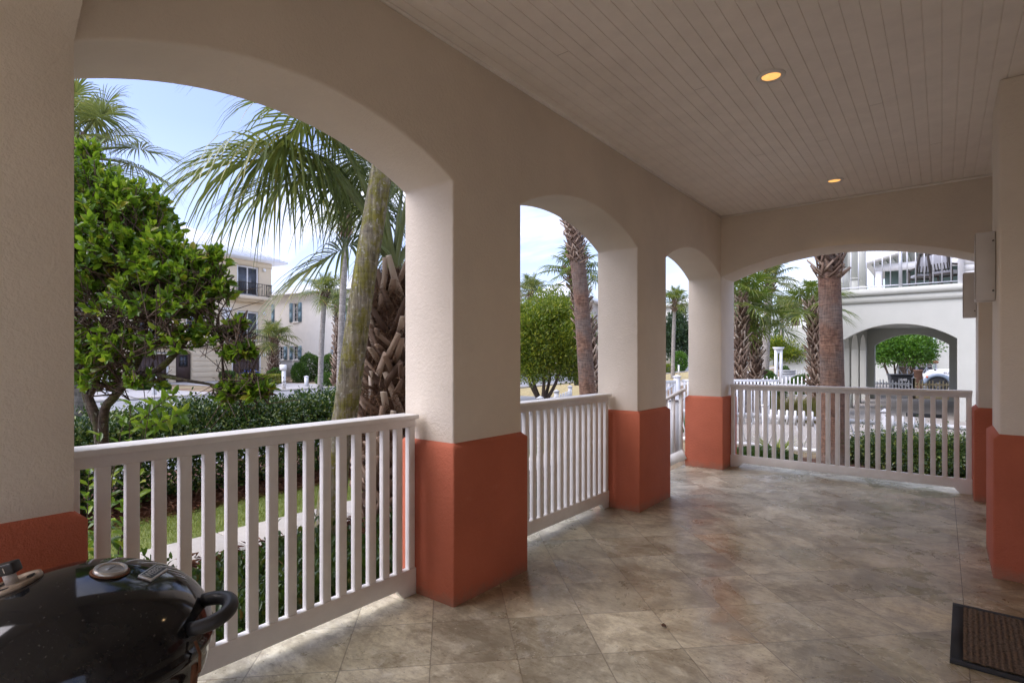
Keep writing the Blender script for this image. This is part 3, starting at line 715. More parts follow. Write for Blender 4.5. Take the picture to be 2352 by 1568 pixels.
for (p, d, v) in tips:
    i = np.argmin(np.linalg.norm(ctrl-p,axis=1)+.15*np.abs(RNG.normal(size=len(ctrl)))); b = ctrl[i]
    m1 = b*.65+p*.35+RNG.normal(size=3)*.05; m2 = b*.25+p*.75+RNG.normal(size=3)*.03
    TW.tube([b,m1,m2,p], [.0065,.005,.0035,.002], 5, False)
    if v > 640:
        for _ in range(2 if v < 735 else 1):
            e = m2+RNG.normal(size=3)*.09; TW.tube([m1,e], [.003,.0014], 4, False)
    ax0 = nrm(d*.8+RNG.normal(size=3)*.3+np.array([0,0,.5])); k = int(RNG.integers(6,11))
    az = RNG.random()*6.3+np.arange(k)*2.4; a1 = nrm(np.cross(ax0,[.3,.2,.9])); a2 = np.cross(ax0,a1)
    op = np.linspace(.25,1.15,k)[:,None]
    la = ax0[None]*np.cos(op)+(a1*np.cos(az)[:,None]+a2*np.sin(az)[:,None])*np.sin(op)
    st_ = p[None]-ax0[None]*(np.linspace(0,.06,k)[:,None])
    nn = nrm(ax0[None]-la*(la@ax0)[:,None]+RNG.normal(size=(k,3))*.25)
    L = rjit(k,.036,.070)*RNG.uniform(.85,1.1); la = nrm(la+RNG.normal(size=(k,3))*.22); leaves(g, st_, la, nn, L, L*rjit(k,.44,.60), T_OVAL)
LM.build('trunk', B_NEAR, lt, smooth=True); TW.build('twigs', B_TWIG, lt); g.build('crown', GR_NEAR, lt, smooth=True)
# suckers shooting up at its foot
sk = thing('leafy_shoots', 'upright leafy shoots rising behind the left end of the nearest railing', 'shrub', G(250,3.2))
g = MB(); s = MB()
for (u0,v0,u1,v1,d) in ((215,1400,228,1000,3.2),(235,1420,262,1040,3.15),(222,1430,285,965,3.1),(255,1420,300,930,3.05),(240,1400,330,985,3.1),(270,1420,345,930,3.0),(205,1380,205,1080,3.25),(230,1440,240,1180,3.1),(300,1000,400,905,3.05),(250,1430,292,1150,3.05),(228,1450,222,1200,3.15),(330,985,420,945,3.0)):
    a, b = np.array(P(u0,v0,d+.15)), np.array(P(u1,v1,d)); m = (a+b)/2+RNG.normal(size=3)*.03
    pp = np.array([(1-t)**2*a+2*t*(1-t)*m+t*t*b for t in np.linspace(0,1,14)]); s.tube([Vector(x) for x in pp], list(np.linspace(.006,.002,14)), 5, False)
    k = 26; t = np.linspace(.12,1,k); q = np.array([(1-x)**2*a+2*x*(1-x)*m+x*x*b for x in t]); dr = nrm(b-a)
    az = np.arange(k)*2.4; a1 = nrm(np.cross(dr,[1,.2,.1])); a2 = np.cross(dr,a1); o = a1*np.cos(az)[:,None]+a2*np.sin(az)[:,None]
    L = rjit(k,.06,.10); leaves(g, q, nrm(o+dr*.7), nrm(dr-o*.5+RNG.normal(size=(k,3))*.2), L, L*.45, T_OVAL)
s.build('stem', B_TWIG, sk); g.build('foliage', GR_NEAR, sk, smooth=True)

# ------------------------------------------------------------------ palms
def frond(mb, pb, o, az, el, pet, bl, N=34, droop=.5, bend=.35, roll=0., st=5):
    Z = np.array([0,0,1.]); d0 = np.array([math.cos(el)*math.cos(az), math.cos(el)*math.sin(az), math.sin(el)])
    T = np.linspace(0,1,7); pp = o+d0*(pet*T)[:,None]-Z*(bend*pet*T**2)[:,None]*.5
    w0, w1 = .022*bl+.012, .010*bl+.005
    pb.tube([Vector(x) for x in pp], list(np.linspace(w0,w1,7)), 6, False)
    f = nrm(d0*pet-Z*bend*pet); s = np.cross(f,Z); 
    if np.linalg.norm(s) < .05: s = np.array([-math.sin(az),math.cos(az),0])
    s = nrm(s); u = np.cross(s,f)
    if roll: s, u = s*math.cos(roll)+u*math.sin(roll), u*math.cos(roll)-s*math.sin(roll)
    H = pp[-1]; th = np.linspace(-1,1,N)*R(148)+RNG.normal(size=N)*.02
    tau = np.clip(1-np.abs(th)/R(140),0,1)
    base = H+f*(.34*bl*tau)[:,None]-Z*(.10*bl*tau**2)[:,None]
    drn = nrm(f*np.cos(th)[:,None]+s*np.sin(th)[:,None]+u*(.28*np.abs(np.sin(th))-.05)[:,None])
    tn = nrm(-f*np.sin(th)[:,None]+s*np.cos(th)[:,None])
    L = bl*(.60+.40*np.cos(th*.55))*rjit(N,.88,1.06)
    q = np.linspace(0,1,st); wp = np.interp(q,[0,.25,.45,.75,1],[.35,1,.92,.5,.04])
    wmax = bl*1.55/N
    dr = droop*rjit(N,.75,1.3)
    X = base[:,None]+drn[:,None]*(L[:,None]*q[None])[...,None]
    X = X-Z*((dr*L)[:,None]*(q[None]**2.3))[...,None]
    sh = 1-.22*droop*q**2; X = base[:,None]+(X-base[:,None])*sh[None,:,None]
    un = nrm(np.cross(drn,tn))
    Wd = (wmax*wp)[None,:,None]
    A = X-tn[:,None]*Wd*.5; B = X-un[:,None]*Wd*.22*np.sign((un@u))[:,None,None]; C_ = X+tn[:,None]*Wd*.5
    V = np.stack([A,B,C_],2)          # N, st, 3(verts), 3
    idx = np.arange(N*st*3).reshape(N,st,3)
    F = np.concatenate([np.stack([idx[:,:-1,k],idx[:,:-1,k+1],idx[:,1:,k+1],idx[:,1:,k]],-1).reshape(-1,4) for k in (0,1)])
    mb.addnp(V, F)
def boots(mb, path, rads, h0, h1, size=1., rows=None, out=.55, stub=False):
    """criss-cross of old split leaf bases over a trunk"""
    path = [Vector(p) for p in path]; zs = np.array([p.z for p in path]); k = 0; h = h0; ga = 2.399
    per = 7; dz = .125*size; lvl = 0
    while h < h1:
        c = Vector([np.interp(h,zs,[p[i] for p in path]) for i in range(3)]); r = float(np.interp(h,zs,rads))
        for j in range(per):
            a = 2*math.pi*(j+.5*(lvl%2))/per+RNG.normal()*.07; rd = Vector((math.cos(a),math.sin(a),0))
            ln = .25*size*RNG.uniform(.65,1.4); ou = out*size*.26*RNG.uniform(.5,1.5); tip = c+rd*(r+ou)+Vector((0,0,ln))
            if RNG.random() < .07: continue
            for sg in (-1,1):
                if RNG.random() < .06: continue
                b = a+sg*(.78+.08*RNG.normal()); q = c+Vector((math.cos(b)*r*.97,math.sin(b)*r*.97,-.04*size))
                m_ = q.lerp(tip,.55)+rd*.012*size; e = tip+Vector((-sg*math.sin(a),sg*math.cos(a),0))*size*RNG.normal()*.022+(rd*RNG.uniform(.2,1.2)+Vector((0,0,RNG.uniform(-.3,1.))))*.07*size*RNG.uniform(0,1.)
                w = .052*size*RNG.uniform(.8,1.15)
                k = [mb_slab(mb, q, m_, e, rd+Vector((0,0,.35)), w*1.25, w*.95, w*.8, .02*size)]
            if stub:
                k1, k2 = RNG.uniform(.7,1.3), RNG.uniform(.5,1.2); o_ = Vector((-math.sin(a),math.cos(a),0))*RNG.normal()*.03; q = c+rd*r*.95+Vector((0,0,RNG.normal()*.03))
                mb_slab(mb, q, q+rd*.10*k1+Vector((0,0,.09*k2))+o_, q+rd*.20*k1+Vector((0,0,.16*k2+.04*RNG.normal()))+o_*2.2, Vector((0,0,1))-rd*.3, .085*RNG.uniform(.6,1.2), .066, .045*RNG.uniform(.4,1.4), .015)
        h += dz; lvl += 1
def mb_slab(mb, p0, p1, p2, up, w0, w1, w2, th):
    """flat strip through three points with tapering width and real thickness"""
    up = up.normalized(); vs = []
    for i, (p, w) in enumerate(((p0,w0),(p1,w1),(p2,w2))):
        d = ((p1-p0) if i == 0 else (p2-p0) if i == 1 else (p2-p1)).normalized(); sd = d.cross(up).normalized(); n = sd.cross(d)
        vs += [p-sd*w/2-n*th/2, p+sd*w/2-n*th/2, p+sd*w/2+n*th/2, p-sd*w/2+n*th/2]
    f = [(0,1,2,3),(11,10,9,8)]
    for k in (0,4): f += [(k+i, k+4+i, k+4+(i+1)%4, k+(i+1)%4) for i in range(4)]
    mb.add(vs, f)
def trunk_tube(path, r0, r1, n=16, wob=.006, seg=40, flare=.0):
    pts = smooth_path([Vector(p) for p in path], max(2,seg//(len(path)-1))); k = len(pts)
    rr = [(r0+(r1-r0)*i/(k-1))*(1+wob*RNG.normal())+flare*math.exp(-i/(k*.07)) for i in range(k)]
    return pts, rr
def palm(label, path, r0, r1, bark_, nf=22, pet=.9, bl=.85, boot=None, fm=PALMG, frag=False, N=30, group=None, elr=(-35,75), droop=.5, azs=None, flare=0., bs=1., cat='palm tree'):
    base = Vector(path[0]); t = thing('palm_tree', label, cat, base, 0, group)
    pts, rr = trunk_tube(path, r0, r1, flare=flare)
    MB().tube(pts, rr, 18).build('trunk', bark_, t, smooth=True)
    if boot:
        b = MB(); h0 = base.z+(pts[-1].z-base.z)*boot[0]; h1 = base.z+(pts[-1].z-base.z)*boot[1]; boots(b, pts, rr, h0, h1, bs)
        b.build('leaf_bases', BOOT, t)
    top = np.array(pts[-1]); g = MB(); pb = MB()
    for i in range(nf):
        fr = i/(nf-1); el = R(elr[1]+(elr[0]-elr[1])*fr)+RNG.normal()*.1; az = i*2.399+RNG.normal()*.15
        if frag: g = MB(); pb = MB()
        frond(g, pb, top+np.array([math.cos(az)*.06,math.sin(az)*.06,.05-.25*fr]), az, el, pet*RNG.uniform(.85,1.1), bl*RNG.uniform(.88,1.08), N, droop*RNG.uniform(.7,1.3), roll=RNG.normal()*.25)
        if frag:
            o = g.build('frond', fm, t); p2 = pb.build('leaf_stalk', PET, t); p2.parent = o
    if not frag and nf:
        g.build('crown', fm, t); pb.build('leaf_stalks', PET, t)
    return t
PET = plain('green leaf stalk', (.15,.18,.05), .45, 0, .25, 5)
PETB = plain('brown leaf stalk', (.22,.15,.08), .6, 0, .25, 5)

# palm A: leaning mossy trunk, crown above the arch
pA = [G(752,4.76)-Vector((0,0,.05)), P(770,1080,4.76), P(793,950,4.76), P(830,680,4.76), P(859,502,4.76), P(877,390,4.78), P(893,280,4.8), P(900,130,4.8)]
palm('leaning palm with slim mossy grey trunk standing nearest the porch', pA, .112, .086, B_MOSS, 14, .8, .8, None, PALMG, True, 40, elr=(-10,75), flare=.05)
# palm B: thick trunk of criss-cross old leaf bases
pB = [G(893,5.6)-Vector((0,0,.05)), P(896,900,5.6), P(900,720,5.6), P(904,655,5.6), P(906,620,5.6)]
B = thing('palm_tree', 'stout palm with criss-cross old leaf bases and big drooping fans beside the near column', 'palm tree', pB[0])
pts, rr = trunk_tube(pB, .215, .12); MB().tube(pts, rr, 18).build('trunk', BOOTIN, B, smooth=True)
b = MB(); boots(b, pts, rr, GZ+.02, GZ+2.42, 1.15, out=.5, stub=True); b.build('leaf_bases', BOOT, B)
fib = MB(); zt = pts[-1].z
for i in range(5200):
    h = RNG.uniform(.3,zt); c = Vector([np.interp(h,[p.z for p in pts],[p[k] for p in pts]) for k in range(3)]); a = RNG.uniform(0,6.3)
    r = float(np.interp(h,[p.z for p in pts],rr))*RNG.uniform(.9,1.5); q = c+Vector((math.cos(a)*r,math.sin(a)*r,0)); e = q+Vector(RNG.normal(size=3)*.06)+Vector((math.cos(a)*.03,math.sin(a)*.03,-.02))
    fib.tube([q,(q+e)/2+Vector(RNG.normal(size=3)*.012),e], [.0032,.0026,.0014], 3, False)
fib.build('fibre', islandmat('russet palm fibre',[(0,(.07,.035,.02)),(.6,(.19,.10,.055)),(1,(.34,.22,.13))],.95), B)
topB = np.array(pts[-1]); azv = lambda dx: math.atan2(SY,CY)+0
VX = math.atan2(SY,CY)              # world azimuth of "picture right"
def fr_B(dirdeg, el, pet, bl, droop, roll=0., N=58, bend=.35, off=(0,0,0)):
    g = MB(); pb = MB(); frond(g, pb, topB+np.array(off), VX+R(dirdeg), R(el), pet, bl, N, droop, bend, roll, 7)
    o = g.build('frond', PALMG, B); p2 = pb.build('leaf_stalk', PET, B); p2.parent = o
for a in ((184,68,2.35,1.3,.85,.25,58,.85),(197,66,2.3,1.2,.9,-.2,58,.9),(172,67,2.1,1.25,.95,.2,58,.9),(190,74,2.3,1.15,.7,.1,58,.75),(183,60,.80,.98,.5,.5,46,1.05),(163,70,2.1,1.2,.7,.1),
          (140,60,1.5,1.1,.9,.3),(60,55,1.5,1.1,.8,0),(95,62,1.5,1.1,.8,0),(120,55,1.2,1.05,.9,0),(40,80,1.5,1.1,.7,0),(195,82,2.2,1.15,.6,0),(100,30,1.2,1.,.9,0),(75,20,1.,1.,.9,0),(130,68,1.6,1.1,.8,0)):
    fr_B(*a)
# small prototypes for distant palms
def far_palm(label, loc, h, r, lean, style, bs=1., fm=PALMG, crown=1., nf=20, rz=0., elr=(-12,78), group='garden and street palms', N=26):
    b = Vector(loc); top = b+Vector((lean[0],lean[1],h)); mid = b*.5+top*.5+Vector((-lean[0]*.12,-lean[1]*.12,0))
    bk = {'smooth':B_GREY,'boots':BOOTIN,'fibre':B_FIBRE}[style]
    boot = {'smooth':(.86,1.0),'boots':(.02,1.),'fibre':(.84,1.)}[style]
    return palm(label, [b,mid,top], r*1.1, r*.9, bk, nf, .62*crown, .74*crown, boot, fm, False, N, group, elr, bs=bs)
def zat(v, d): return CAMZ+(HV-v)/FPX*d
def fp(label, u0, u1, vtop, d, r, style, **k):
    b = G(u0,d); t = P(u1,vtop,d); return far_palm(label, b, t.z-GZ, r, (t.x-b.x,t.y-b.y), style, **k)
fp('tall slender grey-trunked palm rising just left of the leaning mossy palm', 779, 797, 492, 18, .105, 'smooth', crown=.85)
fp('slim palm with round crown before the cream house wall, leaning slightly right', 735, 746, 668, 27, .125, 'smooth', crown=1.05)
fp('short palm with shaggy trunk at the corner of the tan house', 626, 630, 775, 38, .26, 'boots', crown=1.35)
fp('palm mostly hidden behind the leaning trunk, near the blue-shuttered window', 773, 779, 700, 31, .15, 'boots', crown=1.)
fp('palm beside the left pillar with its crown against the blue sky', 174, 168, 335, 7., .15, 'smooth', crown=.92, N=48)
fp('small distant palm peeking out right of the stout palm', 925, 925, 650, 36, .14, 'smooth', crown=1.1)
fp('palm with yellowish fans behind the brown palm in the middle arch', 1368, 1318, 622, 16, .17, 'boots', fm=PALMY, crown=.82)
fp('far palm crown above the round bush at the left of the middle arch', 1219, 1219, 672, 42, .16, 'smooth', crown=1.5)
fp('single slender palm by the street in the third arch', 1545, 1550, 690, 45, .15, 'smooth', fm=PALMY, crown=1.25)
fp('shaggy palm beside the pillar at the left of the end arch', 1700, 1702, 680, 15.5, .12, 'boots', bs=.85, fm=PALMY, crown=1.)
fp('curving shaggy palm with wide fans in the left of the end arch', 1742, 1722, 724, 17, .135, 'boots', fm=PALMY, crown=1.12, bs=.85, nf=24)
fp('shaggy palm half hidden behind the thick brown palm', 1878, 1866, 698, 15, .12, 'boots', fm=PALMY, crown=.85, nf=18, bs=.85)
fp('palm with rusty shaggy neck above the round tree in the end arch', 1826, 1828, 706, 48, .22, 'boots', crown=1.2)
fp('bare grey leaning palm trunk behind the curving shaggy palm', 1755, 1768, 640, 27, .19, 'smooth', crown=1.2)
fp('slim far palm with grey trunk, left one of two over the round tree', 1796, 1796, 705, 62, .2, 'smooth', crown=1.3)
fp('slim far palm with grey trunk, right one of two over the round tree', 1808, 1809, 700, 66, .2, 'smooth', crown=1.3)
# brown palm in the middle arch
pG = [G(1358,12)-Vector((0,0,.05)), P(1349,900,12), P(1340,760,12), P(1331,640,12), P(1318,540,12), P(1304,470,12), P(1288,380,12), P(1275,290,12)]
palm('brown fibrous palm trunk curving left in the middle arch', pG, .18, .145, B_FIBRE, 16, .8, .85, (.56,1.), PALMG, False, 26, bs=.5, elr=(10,75))
# thick brown palm outside the end arch
pJ = [G(1917,9.0)-Vector((0,0,.05)), P(1912,900,8.95), P(1908,740,8.9), P(1905,640,8.9), P(1907,585,8.9), P(1907,450,8.9)]
J = palm('thick brown palm standing right outside the end railing', pJ, .178, .150, B_FIBRE, 16, .9, .9, (.70,1.), PALMG, False, 26, flare=.13, bs=.7, elr=(28,78))

# ------------------------------------------------------------------ shrubs and trees
def bush(label, u, d, vtop, wpx, mat, n=2600, L=(.05,.09), name='shrub', cat='shrub', seed=3, depth=1., low=-.9, lump=.14, group=None, spike=0.):
    c = G(u,d); ht = zat(vtop,d)-GZ; rx = wpx/2/FPX*d
    t = thing(name, label, cat, c, 0, group)
    n = int(n*1.7)
    p, nn = shrub_points((c.x,c.y,GZ+ht*.5), (rx,rx*depth,ht*.52), n, lump, 3., seed, low)
    p += nn*(spike*np.abs(RNG.normal(size=len(p)))**2)[:,None]
    p[:,2] = np.maximum(p[:,2], GZ+.03)
    g = MB(); L_ = rjit(len(p),*L); leaves(g, p, leafdir(nn), nrm(nn+rnd_unit(len(p))*.5+np.array([0,0,.4])), L_, L_*.5); g.build('foliage', mat, t)
    s = MB()
    s.tube([c, c+Vector((0,0,ht*.8))], [.025,.01], 6)
    s.build('stem', B_TWIG, t); return t
def round_tree(label, u, d, vtop, vbot, wpx, mat, n=9000, L=(.07,.12), trunks=4, K=46, spread=.5, seed=1, name='round_tree', cr=.34):
    c = G(u,d); zt, zb = zat(vtop,d), zat(vbot,d); rx = wpx/2/FPX*d; cz = (zt+zb)/2
    t = thing(name, label, 'tree', c)
    p, nn = clumpy((c.x,c.y,cz), (rx,rx,(zt-zb)/2), K, cr, n, low=-.75)
    g = MB(); L_ = rjit(len(p),*L); leaves(g, p, leafdir(nn,.8,.3), nrm(nn+rnd_unit(len(p))*.5+np.array([0,0,.4])), L_, L_*.5); g.build('crown', mat, t)
    s = MB()
    for i in range(trunks):
        a = 2*math.pi*i/trunks+.4; e = Vector((c.x+math.cos(a)*rx*spread, c.y+math.sin(a)*rx*spread, cz+.1)); m = c*.6+e*.4+Vector((math.cos(a),math.sin(a),0))*rx*.12; m.z = GZ+(cz-GZ)*.4
        q = smooth_path([c+Vector((math.cos(a)*.06,math.sin(a)*.06,-.05)), m, e], 6); s.tube(q, list(np.linspace(.085,.03,len(q))), 8)
        for k in range(3):
            f = q[6+k*2]; s.tube([f, f+Vector((RNG.normal()*.5*rx*.4,RNG.normal()*.5*rx*.4,(zt-zb)*.3))], [.035,.012], 6, False)
    s.build('trunk', B_TREE, t, smooth=True); return t
round_tree('round clipped yellow-green tree with several stems in the middle arch', 1246, 21, 668, 905, 262, GR_YEL, 60000, (.08,.14), 5, 210, .36, cr=.25)
round_tree('umbrella-shaped yellow-green tree behind the white trellis post', 1812, 40, 768, 838, 124, GR_YEL, 16000, (.11,.19), 6, 70, .55)
round_tree('bright green tree seen through the neighbour carport arch', 2066, 30.5, 757, 850, 150, GR_BRIGHT, 14000, (.11,.19), 4, 60, .5)
round_tree('darker green small tree at the right behind the carport tree', 2140, 35, 786, 846, 70, GR_MID, 6000, (.12,.2), 3, 30, .5)
t = round_tree('tall dark green magnolia across the street in the third arch', 1556, 78, 706, 846, 74, GR_DARK, 9000, (.25,.45), 2, 60, .3, name='magnolia_tree')
bush('bright green bush in front of the magnolia', 1560, 70, 808, 34, GR_BRIGHT, 1800, (.16,.3), seed=4)
bush('large round dark green bush before the cream house, left one of two', 712, 40, 814, 52, GR_MID, 2600, (.10,.17), seed=5)
bush('round dark green bush before the cream house, right one of two', 757, 39, 816, 40, GR_MID, 2200, (.10,.17), seed=6)
bush('medium green bush beside the grey fence, left of the large round bush', 689, 38, 834, 34, GR_MID, 1800, (.10,.16), seed=7)
bush('dark bush at the foot of the short shaggy palm', 633, 36, 848, 42, GR_MID, 1800, (.10,.16), seed=8, depth=.8)
bush('low clipped light green hedge in front of the cream house', 748, 33, 858, 62, GR_MID, 2200, (.07,.12), seed=9, depth=.5, name='hedge', cat='hedge')
bush('dark leafy shrub left of the brown garage door', 523, 38, 852, 34, GR_MID, 1500, (.09,.15), seed=10)
bush('round shrub in the straw bed by the first white sign post', 330, 29, 877, 36, GR_MID, 1500, (.07,.12), seed=11)
bush('round shrub next to the numbered white post across the street', 372, 29, 880, 34, GR_MID, 1500, (.07,.12), seed=12)
bush('olive shrub at the far left across the street', 250, 28, 878, 56, GR_MID, 1800, (.07,.12), seed=13)
bush('wide dark shrub under the trees at the far left', 205, 30, 850, 70, GR_MID, 2200, (.08,.14), seed=30)
bush('rounded green bush behind the far picket fence', 1760, 24, 853, 50, GR_MID, 2600, (.06,.1), seed=14)
bush('low dark bush behind the picket fence near the round tree', 1845, 25, 862, 60, GR_MID, 2200, (.06,.1), seed=15, depth=.6)
bush('dark green hedge behind the near picket fence, left side', 1735, 18.5, 876, 118, GR_MID, 4200, (.05,.09), seed=16, depth=.45, name='hedge', cat='hedge')
bush('low leafy shrub between the end railing and the fence, left', 1752, 8.6, 1032, 150, GR_AZ, 7000, (.04,.065), seed=17, depth=.8)
bush('small leafy shrub at the foot of the thick palm', 1890, 8.3, 1092, 150, GR_AZ, 4500, (.03,.055), seed=18, depth=.5)
t = bush('fine-leaved dense dark shrub outside the end railing, right side', 2135, 8.3, 1008, 330, GR_HEDGE, 26000, (.028,.05), seed=19, depth=.55, lump=.17, spike=.035)
bush('yellow dry-looking shrub behind the magnolia trunk street side', 1536, 60, 838, 30, GR_YEL, 1200, (.1,.2), seed=20, depth=.6)
bush('green ground shrub at the kerb in the middle arch', 1352, 27, 878, 40, GR_BRIGHT, 1200, (.06,.1), seed=21, depth=.6)
bush('small shrub by the grey trash enclosure', 1805, 33, 842, 20, GR_MID, 900, (.07,.12), seed=22)
# clipped yellow hedge by the garage
c0 = G(597,33); yh = thing('hedge', 'clipped yellow-green hedge in front of the brown garage door', 'hedge', c0, R(98.1-90)+R(8))
n = 5200; p = np.stack([rjit(n,-1.45,1.45), rjit(n,-.5,.5), .15+.55*RNG.random(n)**.6],-1); c = RNG.integers(0,3,n); N = np.zeros((n,3))
p[c==0,2] = .70; N[c==0] = (0,0,1); p[c==1,1] = -.5; N[c==1] = (0,-1,0); p[c==2,1] = .5; N[c==2] = (0,1,0)
p += N*(.05*vnoise(p,5.,4)-.08*RNG.random(n))[:,None]
g = MB(); leaves(g, p, leafdir(N,.9), nrm(N+rnd_unit(n)*.6+np.array([0,0,.4])), rjit(n,.05,.09), rjit(n,.03,.05)); g.build('foliage', GR_HEDGY, yh, local=True)
for i in range(10): a = RNG.uniform(-1.4,1.4); MB().tube([(a,RNG.uniform(-.3,.3),0),(a+RNG.normal()*.1,RNG.uniform(-.4,.4),.6)], [.015,.006], 5).build('stem', B_TWIG, yh, local=True)
# ornamental grass and spiky plant
def grassy(label, u, d, hgt, rad, n, mat, w=.008, name='ornamental_grass'):
    c = G(u,d); t = thing(name, label, 'plant', c); g = MB()
    az = RNG.random(n)*6.283; b = np.array(c)+np.stack([np.cos(az),np.sin(az),0*az],-1)*(rad*.5*RNG.random(n)[:,None])
    od = nrm(np.stack([np.cos(az),np.sin(az),1.4+RNG.random(n)*1.5],-1)); L = hgt*rjit(n,.6,1.1); sd = np.stack([-np.sin(az),np.cos(az),0*az],-1)
    q = np.linspace(0,1,5); X = b[:,None]+od[:,None]*(L[:,None]*q)[...,None]; out = np.stack([np.cos(az),np.sin(az),-.55+0*az],-1)
    X = X+out[:,None]*((L*.35)[:,None]*q**2.2)[...,None]
    ww = (w*np.array([.7,1,.8,.5,.08]))[None,:,None]; V = np.stack([X-sd[:,None]*ww,X+sd[:,None]*ww],2); idx = np.arange(n*10).reshape(n,5,2)
    g.addnp(V, np.stack([idx[:,:-1,0],idx[:,:-1,1],idx[:,1:,1],idx[:,1:,0]],-1).reshape(-1,4)); g.build('foliage', mat, t); return t
grassy('tawny clump of ornamental grass behind the picket fence, left of the thick palm', 1815, 14.8, .95, .9, 1300, DRYG, .008)
grassy('second tawny grass clump just behind the thick palm', 1862, 14.4, .85, .8, 900, DRYG, .008)
grassy('spiky yellow-green strap-leaved plant in front of the picket fence', 1782, 9.3, .55, .3, 60, GR_YEL, .014, 'spiky_plant')
grassy('dark dry tuft at the foot of the far fence under the carport', 2085, 25.5, .4, .6, 300, DRYG, .01)
grassy('thin bamboo-like stalks beside the gate in the third arch', 1569, 12.5, 1.0, .25, 50, GR_MID, .012, 'reed_plant')
# far wood closing the horizon
n = 26000; a = RNG.random(n)*R(150)+R(70); rr_ = rjit(n,150,190); hz = 7+3.5*vnoise(np.stack([a*9,a*0,a*0],-1),1.6,5)+2.*vnoise(np.stack([a*40,a*0,a*0],-1),1.6,9)
p = np.stack([np.cos(a)*rr_, np.sin(a)*rr_, GZ+RNG.random(n)**.7*np.maximum(2.,hz)],-1); nn = nrm(np.stack([-np.cos(a),-np.sin(a),.5+0*a],-1))
g = MB(); leaves(g, p, leafdir(nn,1.,.3), nn+rnd_unit(n)*.4, rjit(n,1.2,2.4), rjit(n,.8,1.6))
tag(g.build('far_trees', GR_DARK), 'far belt of dark green trees closing the horizon behind the houses', 'trees', kind='stuff')

# ------------------------------------------------------------------ HOUSES
TAN = stucco('tan stucco', (.77,.655,.48), .2, 14, .05); CRM = stucco('cream house stucco', (.86,.835,.785), .2, 14, .05)
ROOFW = paint('white metal roof', (.84,.85,.87), .35, .03); GLASS = NT('window glass'); GLASS.col(GLASS.ramp(GLASS.noise(.8,3), [(.35,(.03,.035,.045)),(.65,(.10,.115,.14))])).rough(.06); GLASS = GLASS.m
IRON = plain('wrought iron', (.05,.042,.038), .6, .5); BRN = plain('brown garage boards', (.085,.055,.05), .6, 0, .15, 3); BLUE = paint('blue shutter', (.18,.29,.36), .6)
WTRIM = paint('white trim', (.82,.82,.82))
def L(mb, name, mat, t, **k): return mb.build(name, mat, t, local=True, **k)
def hip(x0, x1, y0, y1, z, h, ov=.9, th=.18):
    x0 -= ov; x1 += ov; y0 -= ov; y1 += ov; d = min(x1-x0,y1-y0)/2; m = MB()
    if x1-x0 >= y1-y0: a, b = (x0+d,(y0+y1)/2), (x1-d,(y0+y1)/2)
    else: a, b = ((x0+x1)/2,y0+d), ((x0+x1)/2,y1-d)
    v = [(x0,y0,z+th),(x1,y0,z+th),(x1,y1,z+th),(x0,y1,z+th),(a[0],a[1],z+th+h),(b[0]+1e-4,b[1]+1e-4,z+th+h),(x0,y0,z),(x1,y0,z),(x1,y1,z),(x0,y1,z)]
    if x1-x0 >= y1-y0: f = [(0,1,5,4),(1,2,5),(2,3,4,5),(3,0,4)]
    else: f = [(0,1,4),(1,2,5,4),(2,3,5),(3,0,4,5)]
    m.add(v, f+[(9,8,7,6),(6,7,1,0),(7,8,2,1),(8,9,3,2),(9,6,0,3)]); return m
def seams(x0, x1, y0, y1, z, h, ov=.9, th=.18, st=.55):
    """standing seams on the front slope (facing -y) of a hip roof"""
    x0 -= ov; x1 += ov; y0 -= ov; y1 += ov; d = min(x1-x0,y1-y0)/2; m = MB(); x = x0+.3
    while x < x1-.3:
        r = min(1., (x-x0)/d, (x1-x)/d)
        m.beam((x,y0,z+th+.02),(x,y0+d*r,z+th+h*r+.02),.03,.05); x += st
    return m
def window(t, x0, x1, z0, z1, y, mullx=1, mullz=2, fr=.07, mat=WTRIM, name='window'):
    m = MB().box(x0,x0+fr,y-.05,y+.04,z0,z1).box(x1-fr,x1,y-.05,y+.04,z0,z1).box(x0+fr,x1-fr,y-.05,y+.04,z0,z0+fr).box(x0+fr,x1-fr,y-.05,y+.04,z1-fr,z1)
    for i in range(1,mullx+1):
        x = x0+(x1-x0)*i/(mullx+1); m.box(x-fr*.4,x+fr*.4,y-.03,y+.03,z0+fr,z1-fr)
    for i in range(1,mullz+1):
        z = z0+(z1-z0)*i/(mullz+1); m.box(x0+fr,x1-fr,y-.024,y+.024,z-fr*.22,z+fr*.22)
    o = L(m,name,mat,t); g_ = L(MB().box(x0+fr*.5,x1-fr*.5,y+.005,y+.015,z0+fr*.5,z1-fr*.5),'pane',GLASS,t); g_.parent = o
    return o
# tan three-storey house
tan = thing('tan_house', 'tan three-storey house with white metal roof, iron balconies and brown garage doors', 'house', (-43.4,23.1,GZ), R(98.1))
m = MB().box(-17,0,.3,9,0,9.42)
for z0, H, ops in ((0,2.8,[(-3.4,-1.05,1.95,0),(-7.6,-6.5,2.05,.25),(-10.6,-8.2,1.95,0),(-14.6,-12.2,1.95,0)]),
                   (2.8,6.3,[(-3.02,-1.15,5.4,0,3.0),(-6.9,-5.5,5.3,0,3.4),(-10.2,-8.4,5.4,0,3.0),(-14.2,-12.4,5.4,0,3.)]),
                   (6.3,9.42,[(-3.02,-1.13,8.98,0,6.62),(-6.9,-5.5,8.8,0,7.),(-10.2,-8.4,8.98,0,6.62),(-14.2,-12.4,8.98,0,6.62)])):
    m.archwall('x',0,.298,-17,0,H,ops,z0)
L(m,'wall',TAN,tan)
r = L(hip(-17,0,0,9,9.43,2.6),'roof',ROOFW,tan); s = L(seams(-17,0,0,9,9.43,2.6),'roof_seams',ROOFW,tan); s.parent = r
